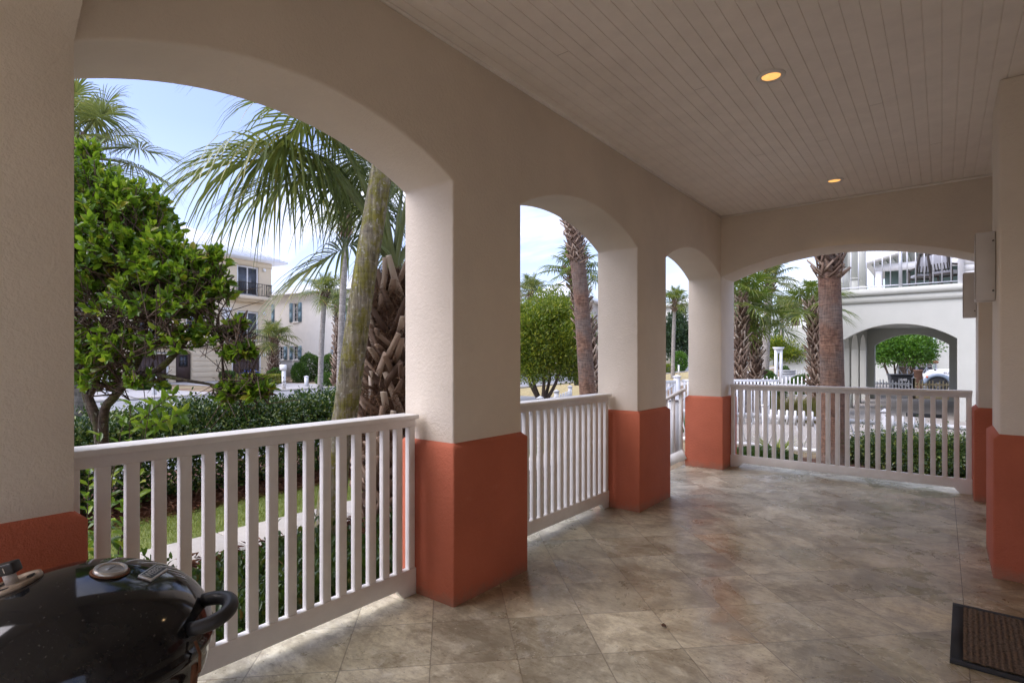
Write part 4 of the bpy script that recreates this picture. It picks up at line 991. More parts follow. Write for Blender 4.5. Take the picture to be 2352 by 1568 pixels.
L(MB().box(-17.02,.02,-.05,-.002,9.0,9.42).box(-17,0,-.03,-.002,5.98,6.14).box(-17,0,-.03,-.002,2.36,2.48),'cornice',TAN,tan)
g = MB()
for z in np.arange(.3,2.3,.39):
    for a, b in ((-17,-14.65),(-12.15,-10.65),(-8.15,-7.65),(-6.45,-3.45),(-1.0,-.001)): L(MB().box(a,b,-.03,-.002,z,z+.36),'rustic_block',TAN,tan,bevel=.008)
for x0 in (-3.4,-10.6,-14.6):
    d = MB(); w = (2.35 if x0 > -5 else 2.4)
    for i in range(9): d.box(x0+.01+i*w/9,x0+.0+(i+1)*w/9-.012,.12,.18,.02,1.94)
    o = L(d,'garage_door',BRN,tan); q = L(MB().box(x0+.01,x0+w-.01,.185,.22,.0,1.95),'door_back',plain('dark gap',(.02,.015,.012),.9),tan); q.parent = o
    L(MB().box(x0+w-.02,x0+w+.07,-.05,.1,0,2.0).box(x0-.07,x0+.02,-.05,.1,0,2.).box(x0-.07,x0+w+.07,-.05,.1,2.0,2.1),'door_trim',WTRIM,tan)
d = L(MB().box(-7.55,-6.55,.1,.16,.02,2.0),'front_door',BRN,tan); window(tan,-7.35,-6.75,1.1,1.9,.09,1,1,.06,IRON)
for x0,x1,za,zb in ((-3.0,-1.16,3.02,5.38),(-3.0,-1.15,6.64,8.96),(-10.18,-8.42,3.02,5.38),(-10.18,-8.42,6.64,8.96),(-14.18,-12.42,3.02,5.38),(-14.18,-12.42,6.64,8.96)): window(tan,x0,x1,za,zb,.12,1,0,.13,WTRIM,'french_door')
for za,zb in ((3.42,5.28),(7.02,8.78)): window(tan,-6.88,-5.52,za,zb,.12,1,2,.09)
for x0, x1 in ((-3.45,-.45),(-10.7,-7.9),(-14.7,-11.9)):
    for z in (2.62,6.28):
        xa = x0-(1.2 if z < 3 and x0 > -5 else 0)
        b = L(MB().box(xa,x1,-.72,-.002,z,z+.28).box(xa+.3,x1-.3,-.5,-.002,z-.16,z-.001),'balcony',TAN,tan)
        rl = MB(); zr = z+.28
        for (p, q) in (((xa+.35,-.68),(x1-.02,-.68)),((x1-.02,-.68),(x1-.02,-.06)),((xa+.35,-.68),(xa+.35,-.06))):
            rl.beam((p[0],p[1],zr+1.),(q[0],q[1],zr+1.),.05,.04).beam((p[0],p[1],zr+.08),(q[0],q[1],zr+.08),.03,.03)
            n = max(2,int(math.hypot(q[0]-p[0],q[1]-p[1])/.13)); P_ = Vector((p[0],p[1],0)); Q_ = Vector((q[0],q[1],0))
            for i in range(n+1):
                c = P_.lerp(Q_,i/n); a = P_.lerp(Q_,min(1,(i+.8)/n)) if i % 3 == 1 else (P_.lerp(Q_,max(0,(i-.8)/n)) if i % 3 == 2 else c)
                rl.beam((c.x,c.y,zr+.08),(a.x,a.y,zr+1.),.022,.022)
        q = L(rl,'balcony_railing',IRON,tan); q.parent = b
L(MB().box(-4.26,-3.82,-.4,-.004,2.92,5.3).box(-4.36,-3.72,-.5,-.004,5.3,5.5).box(-4.33,-3.75,-.47,-.004,2.9,3.05),'column',WTRIM,tan)
LAMP = plain('white lamp glass', (.85,.85,.83), .3)
for z in (8.82,5.28,1.95): L(MB().lathe([(.0,-.12),(.1,-.10),(.16,-.03),(.16,.0)],16,M=Matrix.Translation((-.68,-.04,z)) @ Matrix.Rotation(R(-90),4,'X')),'wall_lamp',LAMP,tan)
# cream house
Q = P(740,HV,48); cr = thing('cream_house', 'long cream two-storey house with blue shutters and white roof behind the tan house', 'house', (Q.x,Q.y,GZ), R(8.1))
m = MB().box(-9,14,.3,11,0,7.42)
W2 = [(-3.87,-3.12),(-5.85,-5.1),(1.9,2.7),(6.,6.8),(9.,9.8)]
m.archwall('x',0,.298,-9,14,3.6,[(-5.85,-5.1,2.78,0,1.55),(-3.87,-3.12,2.78,0,1.55),(1.0,2.5,2.2,.7),(6.,6.8,2.78,0,1.55)],0)
m.archwall('x',0,.298,-9,14,7.42,[(-3.87,-3.1,6.7,0,4.98),(1.98,2.75,6.1,0,4.75),(6.,6.8,6.7,0,4.98),(-7.6,-6.9,6.7,0,4.98)],3.6)
L(m,'wall',CRM,cr)
r = L(hip(-9,14,0,11,7.43,2.3,.7,.12),'roof',ROOFW,cr); s = L(seams(-9,14,0,11,7.43,2.3,.7,.12),'roof_seams',ROOFW,cr); s.parent = r
for x0,x1,za,zb in ((-3.86,-3.11,4.99,6.69),(1.99,2.74,4.76,6.09),(-5.84,-5.11,1.56,2.77),(-3.86,-3.13,1.56,2.77),(6.01,6.79,4.99,6.69),(6.01,6.79,1.56,2.77),(-7.59,-6.91,4.99,6.69)):
    w = window(cr,x0,x1,za,zb,.16,1,3,.06)
    for a, b in ((x0-.44,x0-.03),(x1+.03,x1+.44)):
        s = MB().box(a,b,-.06,-.003,za-.02,zb+.02)
        for k in range(2): s.box(a+.05,b-.05,-.075,-.061,za+.1+k*(zb-za)/2,za+(k+1)*(zb-za)/2-.1)
        L(s,'shutter',BLUE,cr)
    L(MB().box(x0-.06,x1+.06,-.08,.1,za-.12,za-.025),'sill',CRM,cr)
L(MB().archwall('x',.12,.16,1.02,2.48,2.86,[],0),'arched_door',paint('pale blue door',(.42,.50,.60)),cr)
gf = thing('fence', 'grey vertical-board fence in front of the cream house', 'fence', Q+N_*-4.5-Vector((-.141,.99,0))*.9-Vector((0,0,Q.z-GZ)), R(8.1))
m = MB()
for i in range(44): m.box(-2.3+i*.09,-2.3+i*.09+.075,0,.03,.02,1.42)
L(m,'boards',plain('weathered grey boards',(.42,.42,.43),.8,0,.1,3),gf); L(MB().box(-2.34,1.70,-.02,.06,1.42,1.5).box(-2.3,1.66,.032,.06,.3,.4),'rail',plain('grey rail',(.55,.56,.57),.7),gf)
# far houses
def simple_house(label, u0, u1, d, veave, h, wall, dep=10., cols=4, floors=3, balcony=False, rot=0.):
    c = G((u0+u1)/2,d); w = (u1-u0)/FPX*d; ze = zat(veave,d)-GZ
    t = thing('house', label, 'house', c, YAW+rot)
    m = MB().box(-w/2,w/2,.3,dep,0,ze); fh = ze/floors; ops = []
    for f in range(floors):
        o = []
        for i in range(cols):
            a = -w/2+w*(i+.28)/cols; b = -w/2+w*(i+.72)/cols; o.append((a,b,f*fh+fh*.82,0,f*fh+fh*.3)); ops.append((a,b,f*fh+fh*.3,f*fh+fh*.82))
        m.archwall('x',0,.298,-w/2,w/2,(f+1)*fh,o,f*fh)
    L(m,'wall',wall,t); L(hip(-w/2,w/2,0,dep,ze+.01,h,.8,.25),'roof',ROOFW,t)
    for (a,b,z0,z1) in ops: window(t,a+.01,b-.01,z0+.01,z1-.01,.15,1,1,.12)
    if balcony:
        for f in range(1,floors):
            b = L(MB().box(-w/2,w/2,-1.6,-.01,f*fh-.2,f*fh),'balcony',WTRIM,t)
            r_ = MB().box(-w/2,w/2,-1.6,-1.52,f*fh+.95,f*fh+1.03)
            for k in range(int(w/.35)): r_.box(-w/2+k*.35,-w/2+k*.35+.08,-1.58,-1.53,f*fh+.01,f*fh+.94)
            q = L(r_,'balcony_railing',WTRIM,t); q.parent = b
    return t
STONE = stucco('beige stone', (.55,.49,.42), .4, 4, .2)
simple_house('distant beige stone house with white roof above the round yellow-green tree', 1226, 1325, 78, 684, 2.6, STONE, 12, 6, 3, False, R(-24))
simple_house('distant white house with balconies behind the magnolia in the third arch', 1558, 1680, 100, 700, 2., WHITEH, 12, 5, 4, True, R(10))
simple_house('distant white apartment house seen between the palm trunks of the end arch', 1660, 1775, 120, 744, 2., WHITEH, 12, 6, 3, True)
simple_house('distant low white house behind the umbrella-shaped tree', 1780, 1868, 130, 786, 2., WHITEH, 12, 6, 2, False)
simple_house('pale yellow house far behind the stout palm beside the near column', 905, 985, 60, 660, 2.2, stucco('pale yellow stucco',(.68,.58,.36),.2,8), 10, 4, 3, False)

# neighbour's white house with carport and balcony
nb = thing('white_house', 'white stucco neighbour house with arched carport below and railed balcony above', 'house', (-1,18.7,GZ))
m = MB().archwall('x',18.7,19.05,-2.95,7,2.885,[(-2.3,.32,1.82,.44)],GZ)
m.archwall('x',27.2,27.55,-2.95,7,2.885,[(-2.2,.22,1.82,.44)],GZ).archwall('y',-2.948,-2.45,19.05,27.2,2.5,[(19.5,21.5,1.62,.6),(22.0,24.,1.62,.6),(24.5,26.6,1.62,.6)],GZ)
m.box(.62,7,19.052,27.198,GZ,2.5).box(-2.95,7,19.052,27.198,2.502,2.884)
m.build('wall', WHITEH, nb)
pp = MB()
for y in (19.05,21.5,24.0,26.6): pp.box(-2.43,-2.40,y+.02,y+.43,GZ,.12)
pp.build('plinth', WHITEH, nb)
MB().box(-3.06,7,18.60,27.7,3.09,3.27).box(-3.0,7,18.65,27.6,2.887,3.088).build('fascia', WHITEH, nb)
sd_ = MB(); z = 3.272
while z < 6.4: sd_.add([(.47,18.74,z),(7,18.74,z),(7,18.77,z+.17),(.47,18.77,z+.17),(.47,18.77,z),(7,18.77,z)], [(0,1,2,3),(0,4,5,1)]); z += .17
sd_.box(.47,7,18.78,27,3.271,6.4); sd_.build('siding', paint('white siding',(.80,.80,.78)), nb)
MB().box(.33,.465,18.66,18.80,3.272,6.4).build('corner_post', WTRIM, nb)
for y in (18.95,21.4,23.9):
    MB().box(-2.62,-2.2,y,y+.42,3.272,3.93).box(-2.66,-2.16,y-.04,y+.46,3.93,3.97).box(-2.58,-2.24,y+.04,y+.38,3.97,6.2).build('balcony_column', WHITEH, nb)
SIL = plain('silver railing', (.60,.61,.63), .4, .4)
rl = MB().box(-2.9,.33,18.66,18.70,3.325,3.355).box(-2.9,.33,18.65,18.71,4.55,4.60).box(-.95,-.87,18.64,18.72,3.272,4.65)
k = 0
for x in np.arange(-2.85,.3,.19):
    if abs(x+.91) < .08: continue
    if x < -1.75: rl.tube([(x,18.68,3.34),(x,18.66,3.6),(x,18.60,3.78),(x,18.66,4.),(x,18.68,4.56)], .014, 6)
    else: rl.box(x-.013,x+.013,18.667,18.693,3.355,4.55)
rl.build('balcony_railing', SIL, nb)
# balcony chairs
def chair(loc, rz, label):
    t = thing('patio_chair', label, 'chair', loc, rz, 'patio chairs on the balcony')
    fr = plain('dark wicker', (.055,.045,.04), .7, 0, .3, 30); cu = plain('grey cushion', (.42,.42,.46), .9)
    f = MB()
    for sx in (-1,1):
        f.beam((sx*.27,-.26,0),(sx*.27,-.28,.62),.045,.045).beam((sx*.27,.26,0),(sx*.27,.24,.45),.045,.045).beam((sx*.27,.24,.42),(sx*.25,.42,1.0),.045,.045).beam((sx*.27,-.30,.62),(sx*.27,.30,.62),.06,.035)
    f.beam((-.27,-.27,.36),(.27,-.27,.36),.04,.05).beam((-.27,.25,.36),(.27,.25,.36),.04,.05).beam((-.25,.42,1.0),(.25,.42,1.0),.04,.05)
    for i in range(6): f.beam((-.2+i*.08,.27,.45),(-.2+i*.08,.41,.99),.03,.015)
    L(f,'frame',fr,t); L(MB().box(-.25,.25,-.26,.24,.39,.47),'seat_cushion',cu,t,bevel=.025)
    b_ = MB(); b_.beam((0,.25,.50),(0,.37,.92),.44,.07,(0,1,0)); L(b_,'back_cushion',cu,t,bevel=.02)
    return t
chair((-.42,20.0,3.272), R(200), 'dark patio chair with grey cushions on the balcony, left one')
chair((.10,19.6,3.272), R(150), 'dark patio chair on the balcony, right one against the white corner post')

# pale house behind the carport with covered upper porch
bh = thing('pale_house', 'pale house behind the carport with an open gabled upper porch', 'house', (-1,43,GZ))
MB().archwall('x',43,43.3,-9,9,3.4,[(-2.2,-.5,1.85,.5)],GZ).box(-9,9,45.6,52,GZ,3.4).box(-9,9,43.3,52,3.402,3.6).build('wall', WHITEH, bh)
MB().box(-2.6,-.1,44.2,44.3,GZ,2.5).build('recess_wall', stucco('brown recess wall',(.34,.26,.19),.2,10), bh)
MB().box(-3.5,4,43.2,43.6,7.0,7.45).build('beam', WTRIM, bh); MB().box(-3.45,-3.05,43.2,43.6,3.6,6.998).box(2.,2.4,43.2,43.6,3.6,6.998).build('post', WTRIM, bh)
MB().box(-3.2,6,47.,47.3,3.602,7.6).build('porch_wall', paint('grey green wall',(.16,.22,.20)), bh)
m = MB().prism([(-4.,7.42),(3.,9.3),(10,7.4),(10,7.65),(3.,9.55),(-4.,7.67)],'y',42.6,52); m.build('roof', paint('pale roof',(.72,.72,.70)), bh)
s = MB()
for i in range(16): s.beam((-3.6+.4*i*.97,42.9,7.43+.4*i*.97*.2686+.02-.02),(-3.6+.4*i*.97,47,7.43+.4*i*.97*.2686),.06,.08)
s.build('rafter', paint('grey green rafters',(.30,.35,.32)), bh)
MB().tube([(-.38,42.9,GZ),(-.38,42.9,3.4)],.06,10).build('downspout', paint('green downspout',(.38,.50,.45)), bh)

# ------------------------------------------------------------------ FENCES, POSTS, SIGNS
CREAMP = paint('cream yellow pickets', (.72,.60,.36)); GREYP = paint('weathered grey fence', (.50,.51,.52))
def cap_post(m, x, y, zt, w=.1, z0=GZ):
    m.box(x-w/2,x+w/2,y-w/2,y+w/2,z0,zt-.05).box(x-w*.66,x+w*.66,y-w*.66,y+w*.66,zt-.05,zt-.025)
    v = [(x-w*.55,y-w*.55,zt-.025),(x+w*.55,y-w*.55,zt-.025),(x+w*.55,y+w*.55,zt-.025),(x-w*.55,y+w*.55,zt-.025),(x,y,zt+.015)]
    m.add(v, [(0,1,4),(1,2,4),(2,3,4),(3,0,4)]); return m
def picket(m, x, y, z0, z1, w=.042, th=.02):
    m.prism([(x-w/2,z0),(x+w/2,z0),(x+w/2,z1-.02),(x+w*.28,z1-.004),(x,z1),(x-w*.28,z1-.004),(x-w/2,z1-.02)],'y',y-th/2,y+th/2); return m
nf = thing('picket_fence', 'white picket fence with zigzag braces just outside the end railing', 'fence', (-1,10.85,GZ))
xs = [-6.23,-4.4,-2.57,-.74,1.09,2.92]
for x in xs: cap_post(MB(), x, 10.85, .46, .085).build('post', WHITEP, nf)
for a, b in zip(xs[:-1], xs[1:]):
    r_ = MB().box(a+.045,b-.045,10.83,10.87,.195,.265).box(a+.045,b-.045,10.83,10.87,-.36,-.29); r_.build('rail', WHITEP, nf)
    n = 13; z_ = MB(); 
    for i in range(n):
        x = a+.11+(b-a-.22)*i/(n-1); o = picket(MB(), x, 10.80, .10, .365+.0*i); o.build('picket', WHITEP, nf)
    k = 12; w = (b-a-.12)/k
    for i in range(k):
        x0 = a+.06+i*w; z_.beam((x0,10.86,-.30),(x0+w,10.86,.20),.018,.038,(0,1,0)) if i % 2 == 0 else z_.beam((x0,10.862,.20),(x0+w,10.862,-.30),.018,.038,(0,1,0))
    z_.build('zigzag_brace', WHITEP, nf)
def plain_fence(label, p0, p1, zt, mat, posts=True, sp=.11, rail=(.22,-.2), name='picket_fence', alt=True, board=False):
    p0, p1 = Vector(p0), Vector(p1); L_ = (p1-p0).length; t = thing(name, label, 'fence', (p0.x,p0.y,GZ), math.atan2(p1.y-p0.y,p1.x-p0.x))
    m = MB(); n = int(L_/sp)
    for i in range(n): picket(m, .06+i*sp, -.03, (.04 if not board else .18), zt-GZ-(.0 if (not alt or i % 3) else .075), .045)
    L(m,'pickets',mat,t); r_ = MB()
    for z in rail: r_.box(.0,L_,-.018,.018,z-GZ-.035,z-GZ+.035)
    if board: r_.box(0,L_,-.015,.015,.03,.24)
    L(r_,'rail',mat,t)
    if posts:
        for x in np.arange(0,L_+.01,L_/max(1,round(L_/1.85))): L(cap_post(MB(),x,.03,zt-GZ+.11,.1,0),'post',mat,t)
    return t
plain_fence('white picket fence under the carport, left section in front of the black bin', (-2.9,28.0,0), (-.93,28.0,0), .385, WHITEP, board=True)
plain_fence('cream-yellow picket fence section in front of the off-road car', (-.90,28.0,0), (1.9,28.0,0), .385, CREAMP, board=True)  # whole section coloured cream yellow where the left one is white
a = P(1640,HV,23); b = P(1868,HV,21.6); plain_fence('far white picket fence between the palms and the round tree', (a.x,a.y,0), (b.x,b.y,0), .56, WHITEP, True, .14)
a = P(1798,HV,33.5); b = P(1870,HV,33.0); plain_fence('distant grey-white picket fence beneath the umbrella-shaped tree', (a.x,a.y,0), (b.x,b.y,0), .58, GREYP, True, .14)
a = P(1197,HV,9.6); b = P(1244,HV,11.); c = P(1281,HV,13.2); e = P(1312,HV,15.4)
for p_, q_, l_ in ((a,b,'left'),(b,c,'middle'),(c,e,'right')): plain_fence('low white picket fence under the round tree in the middle arch, %s panel' % l_, (p_.x,p_.y,0), (q_.x,q_.y,0), .42, GREYP, True, .13, (.25,-.2))
# X-braced gate and fence in the third arch
c = P(1555,HV,14.); gt = thing('gate', 'white X-braced gate with spindles seen through the third arch', 'gate', (c.x,c.y,GZ), R(238))
L(MB().box(.05,1.35,-.03,.03,1.05,1.13).box(.05,1.35,-.03,.03,.12,.22).box(.05,.12,-.03,.03,.22,1.05).box(1.28,1.35,-.03,.03,.22,1.05),'gate_frame',WHITEP,gt)
L(MB().beam((.12,.0,.24),(1.28,.0,1.03),.05,.06,(0,1,0)).beam((.12,.012,1.03),(1.28,.012,.24),.03,.055,(0,1,0)),'cross_brace',WHITEP,gt)
m = MB()
for i in range(11): m.box(.17+i*.1,.20+i*.1,-.045,-.028,.22,1.05)
L(m,'spindles',WHITEP,gt)
gp = thing('gate_post', 'white capped gate post beside the X-braced gate', 'post', (c.x,c.y,GZ)); cap_post(MB(), c.x, c.y, .86, .13).build('post', WHITEP, gp)
b = c+Vector((CY,SY,0))*2.6; plain_fence('white spindle fence right of the capped gate post in the third arch', (c.x+.1,c.y+.06,0), (b.x,b.y,0), .70, WHITEP, False, .09, (.72,-.2), 'spindle_fence', False)
p = P(1551,HV,9.2); np2 = thing('fence_post', 'weathered grey-white fence post with wide cap below the X-braced gate', 'post', (p.x,p.y,GZ)); cap_post(MB(), p.x, p.y, .64, .16).build('post', GREYP, np2)
# white trellis post and grey enclosure
p = G(1788,30); tp_ = thing('trellis_post', 'white twin-upright garden post with flared cap before the umbrella-shaped tree', 'post', p, YAW)
L(MB().box(-.20,-.07,-.06,.06,0,2.15),'upright',WHITEP,tp_); L(MB().box(.07,.20,-.06,.06,0,2.15),'upright',WHITEP,tp_)
L(MB().box(-.0699,.0699,-.04,.04,1.95,2.1515).prism([(-.2,2.151),(.2,2.151),(.3,2.3),(-.3,2.3)],'y',-.1,.1),'cap',WHITEP,tp_)
p = G(1806,31.5); en_ = thing('enclosure', 'small grey slatted enclosure beside the white trellis post', 'fence', p, YAW)
m = MB()
for i in range(9): m.box(-.36+i*.08,-.36+i*.08+.065,-.3,-.27,0,.95); m.box(.34,.37,-.27+i*.07,-.21+i*.07,0,.95)
L(m,'slats',GREYP,en_); L(MB().box(-.38,.39,-.33,-.301,.8,.88).box(-.38,.39,-.36,.36,.952,1.0),'rail',GREYP,en_)
# sign posts
BLK = plain('black lettering', (.03,.03,.03), .6)
def cam_rz(): return YAW
def sign(label, u, d, zt, w, pw, ph, pz, txt=None, nums=None, numz=None, cap=False, tilt=0.):
    t = thing('sign_post', label, 'sign', G(u,d), YAW)
    L(MB().box(-w/2,w/2,-w/2,w/2,-.05,zt),'post',WHITEP,t)
    if cap: L(MB().prism([(-w*.5,zt),(w*.5,zt),(w*.85,zt+.12),(-w*.85,zt+.12)],'y',-w*.6,w*.6),'cap',WHITEP,t)
    pn = L(MB().box(-pw/2,pw/2,-w/2-.03,-w/2-.003,pz-ph/2,pz+ph/2),'panel',WHITEP,t)
    FM = Matrix.Rotation(R(90),4,'X')
    if txt:
        for k, s in enumerate(txt): text_part(s[0], s[1], BLK, Matrix.Translation((s[2],-w/2-.032,pz+s[3])) @ FM, pn, ext=.001)
    if nums:
        for k, s in enumerate(nums): text_part(s, .17, BLK, Matrix.Translation((0,-w/2-.003,numz-k*.185)) @ FM, t, 'number', ext=.001)
    return t
sign('white T-shaped sign post with a name panel, leftmost across the street', 243, 23.7, 1.02, .15, .60, .25, .78, [('COOKIE',.105,.04,.04)], None, None, True)
sign('white sign post with a square panel and the number 3, seen through the twigs', 354, 25.2, 1.25, .15, .30, .34, 1.10, None, ['3'], .62)
sign('white sign post with black vertical numbers beside the clipped yellow hedge', 652, 29.2, 1.02, .16, .36, .30, 1.2, [('THE BEACH',.045,0,.08),('HOUSE',.05,0,.0)][:0] or None, ['1','8','3','2'], .84)
mp = thing('marker_post', 'short white marker post in the straw bed before the large round bush', 'post', G(704,33)); p = G(704,33); cap_post(MB(), p.x, p.y, .22, .18).build('post', WHITEP, mp)
mp = thing('marker_post', 'thin white marker post across the street in the third arch', 'post', G(1559,56)); p = G(1559,56); cap_post(MB(), p.x, p.y, .6, .13).build('post', WHITEP, mp)
db = thing('waste_bin', 'dark street bin beside the brown palm in the middle arch', 'bin', G(1328,34)); p = G(1328,34)
MB().lathe([(.26,0),(.30,.75),(.33,.76),(.33,.84),(.2,.9)],16,p).build('body', plain('dark bin',(.03,.035,.045),.5), db)
ys = thing('street_sign', 'small yellow diamond road sign between the palm trunks', 'sign', G(1756,46), YAW)
L(MB().tube([(0,0,0),(0,0,1.9)],.03,8),'pole',GREYM,ys); L(MB().prism([(-.3,1.9),(0,1.6),(.3,1.9),(0,2.2)],'y',-.05,-.035),'panel',plain('yellow sign',(.75,.62,.02),.5),ys)

# ------------------------------------------------------------------ BINS, CAR, BICYCLES AND OTHER THINGS
BINM = plain('black plastic', (.028,.030,.034), .45)
p = G(2067,24.6); bn = thing('wheelie_bin', 'black wheelie bin with white number 1840 twice behind the picket fence', 'bin', p, R(14))
m = MB(); m.add([(-.33,-.3,.06),(.33,-.3,.06),(.33,.3,.06),(-.33,.3,.06),(-.41,-.38,.92),(.41,-.38,.92),(.41,.38,.92),(-.41,.38,.92)], [(3,2,1,0),(4,5,6,7),(0,1,5,4),(1,2,6,5),(2,3,7,6),(3,0,4,7)])
L(m,'body',BINM,bn,bevel=.02); L(MB().box(-.44,.44,-.42,.42,.922,.98).box(-.40,.40,.42,.48,.90,.95),'lid',BINM,bn,bevel=.015)
for sx in (-1,1): L(MB().lathe([(.0,-.03),(.11,-.03),(.11,.03),(.0,.03)],16,M=Matrix.Translation((sx*.30,.32,.11)) @ Matrix.Rotation(R(90),4,'Y')),'wheel',RUB,bn)
FX = Matrix.Rotation(R(90),4,'X'); WL = plain('white lettering',(.8,.8,.8),.6)
text_part('1840', .17, WL, Matrix.Translation((.02,-.392,.73)) @ Matrix.Rotation(R(85),4,'X'), bn, 'number')
text_part('1840', .22, WL, Matrix.Translation((.04,-.375,.52)) @ Matrix.Rotation(R(85),4,'X'), bn, 'number')
# off-road car, nose to the left
cx0 = P(2117,HV,26.3); car = thing('parked_car', 'white off-road car with blue-grey fender and hood lettering behind the cream fence', 'car', (cx0.x,cx0.y,GZ), R(3))
CW = plain('white car paint', (.78,.79,.82), .2, 0, .02); CB = plain('blue grey fender', (.22,.28,.36), .35); DK = plain('dark trim', (.02,.02,.022), .5)
body = MB().prism([(.08,.50),(3.6,.50),(3.6,1.08),(1.42,1.12),(.42,1.10),(.22,1.03),(.10,.90)],'y',.12,1.5); L(body,'body',CW,car,bevel=.03)
hd = MB().prism([(.18,1.06),(1.38,1.11),(1.38,1.17),(.7,1.17),(.36,1.13)],'y',.2,1.42); L(hd,'hood',CW,car,bevel=.02)
L(MB().prism([(1.40,1.12),(3.58,1.10),(3.5,1.66),(1.75,1.68)],'y',.17,1.45),'cabin',CW,car,bevel=.03)
L(MB().prism([(1.86,1.17),(2.55,1.17),(2.55,1.6),(2.,1.6)],'y',.155,.168).prism([(2.65,1.17),(3.4,1.17),(3.36,1.6),(2.65,1.6)],'y',.155,.168),'side_window',GLASS,car)
for x in (.62,2.9):
    arc = [(x+.58*math.cos(a),.50+.46*math.sin(a)) for a in np.linspace(0,math.pi,17)]+[(x+.44*math.cos(a),.44+.38*math.sin(a)) for a in np.linspace(math.pi,0,17)]
    fm_ = MB(); k = 34
    fm_.add([(q[0],-.08,q[1]) for q in arc]+[(q[0],.13,q[1]) for q in arc],[(i,i+1,33-i-1,33-i) for i in range(16)]+[(34+i,34+33-i,34+33-i-1,34+i+1) for i in range(16)]+[(i,i+34,(i+1)%34+34,(i+1)%34) for i in range(34)])
    L(fm_,'fender',CB,car)
    w_ = L(MB().lathe([(.0,-.1),(.22,-.1),(.36,-.11),(.40,-.07),(.40,.09),(.36,.12)],28,M=Matrix.Translation((x,.08,.40)) @ Matrix.Rotation(R(90),4,'X')),'wheel',RUB,car)
    q = L(MB().lathe([(.0,.112),(.07,.13),(.2,.11),(.22,.09)],20,M=Matrix.Translation((x,.08,.40)) @ Matrix.Rotation(R(90),4,'X')),'rim',plain('wheel rim',(.3,.3,.31),.35,.8),car); q.parent = w_
L(MB().box(.0,.079,.1,1.52,.42,.62),'bumper',DK,car); L(MB().lathe([(.0,-.02),(.05,-.015),(.05,.01)],14,M=Matrix.Translation((.20,-.082,.80)) @ FX),'marker_light',plain('orange marker',(.75,.14,.03),.3),car)
L(MB().box(.48,.56,.13,.19,1.02,1.16),'hood_latch',DK,car)
for y in (.42,1.2): L(MB().lathe([(.0,-.03),(.1,-.02),(.1,.01)],16,M=Matrix.Translation((.085,y,.85)) @ Matrix.Rotation(R(-90),4,'Y')),'headlight',LAMP,car)
text_part('RUBICON', .125, DK, Matrix.Translation((1.18,.116,.985)) @ Matrix.Scale(1.25,4,(1,0,0)) @ FX, car)
# scaffold frame, brown pot
a = P(2062,HV,31.5); b = P(2150,HV,31.5); sc_ = thing('scaffold_frame', 'grey metal scaffold frame with diagonal braces behind the carport tree', 'scaffold', (a.x,a.y,GZ), YAW)
w = (b-a).length; m = MB().tube([(0,0,1.36),(w,0,1.36)],.035,8).tube([(0,0,1.22),(w,0,1.22)],.025,8)
for i in range(5): m.tube([(w*i/4,0,0),(w*i/4,0,1.36)],.028,8)
L(m,'frame',SIL,sc_); m = MB()
for i in range(4): m.tube([(w*i/4,.02,1.2),(w*(i+1)/4,.02,.35)],.02,6).tube([(w*i/4,-.02,.35),(w*(i+1)/4,-.02,1.2)],.02,6)
L(m,'brace',SIL,sc_); L(MB().box(w*.45,w*.98,.2,.24,.1,1.15),'dark_panel',plain('dark sheet',(.03,.03,.035),.7),sc_)
p = G(2109,28.6); pot = thing('planter_pot', 'tall rust-brown pot beside the off-road car', 'pot', p)
MB().lathe([(.14,0),(.16,.05),(.15,.62),(.18,.64),(.20,1.02),(.22,1.03),(.22,1.09),(.18,1.09),(.16,1.0)],20,p).build('pot', plain('rust brown clay',(.15,.08,.05),.85,0,.25,9), pot)
p = G(2147,31); lg_ = thing('rolled_mat', 'orange-brown rolled mat lying on the scaffold frame', 'roll', (P(2146,HV,31.4)+Vector((0,0,GZ+1.47-CAMZ))))
q = lg_.location; MB().tube([q-Vector((CY,SY,0))*.25, q+Vector((CY,SY,0))*.2],.07,12).build('roll', plain('orange brown mat',(.34,.16,.08),.9), lg_)
# black wheel stop in the paved court
p = P(2123,HV,15.6); ws = thing('wheel_stop', 'black rubber wheel stop lying on the pavers in front of the carport', 'wheel stop', (p.x,p.y,GZ+.014))
L(MB().prism([(-.07,0),(.07,0),(.05,.1),(-.05,.1)],'x',-.42,.42),'block',RUB,ws)
# bicycles at the garage
def bike(loc, rz, label, fc, tc):
    t = thing('bicycle', label, 'bicycle', loc, rz, 'bicycles at the garage')
    F_ = plain('bike frame '+label[:6], fc, .35); T_ = plain('bike tyre '+label[:6], tc, .6)
    for x in (-.5,.5):
        w_ = MB(); w_.tube([(x+.31*math.cos(a),0,.33+.31*math.sin(a)) for a in np.linspace(0,2*math.pi,25)], .03, 6, False); o = L(w_,'wheel',T_,t)
        s = MB(); [s.tube([(x,0,.33),(x+.3*math.cos(a),0,.33+.3*math.sin(a))],.006,3,False) for a in np.linspace(0,6.28,11)[:-1]]; q = L(s,'spokes',SIL,t); q.parent = o
    L(MB().tube([(-.5,0,.33),(-.05,0,.3),(.38,0,.78),(-.18,0,.75),(-.5,0,.33)],.022,6,False).tube([(-.05,0,.3),(-.2,0,.85)],.02,6).tube([(.5,0,.33),(.36,0,.88)],.02,6),'frame',F_,t)
    L(MB().tube([(.28,-.3,.98),(.37,-.12,.95),(.36,0,.9),(.37,.12,.95),(.28,.3,.98)],.014,6),'handlebar',DK,t); L(MB().box(-.32,-.08,-.07,.07,.86,.92),'saddle',DK,t,bevel=.02)
pb = G(575,40); bike((pb.x,pb.y,GZ+.012), R(50), 'blue bicycle parked before the brown garage door', (.03,.08,.5), (.05,.09,.45))
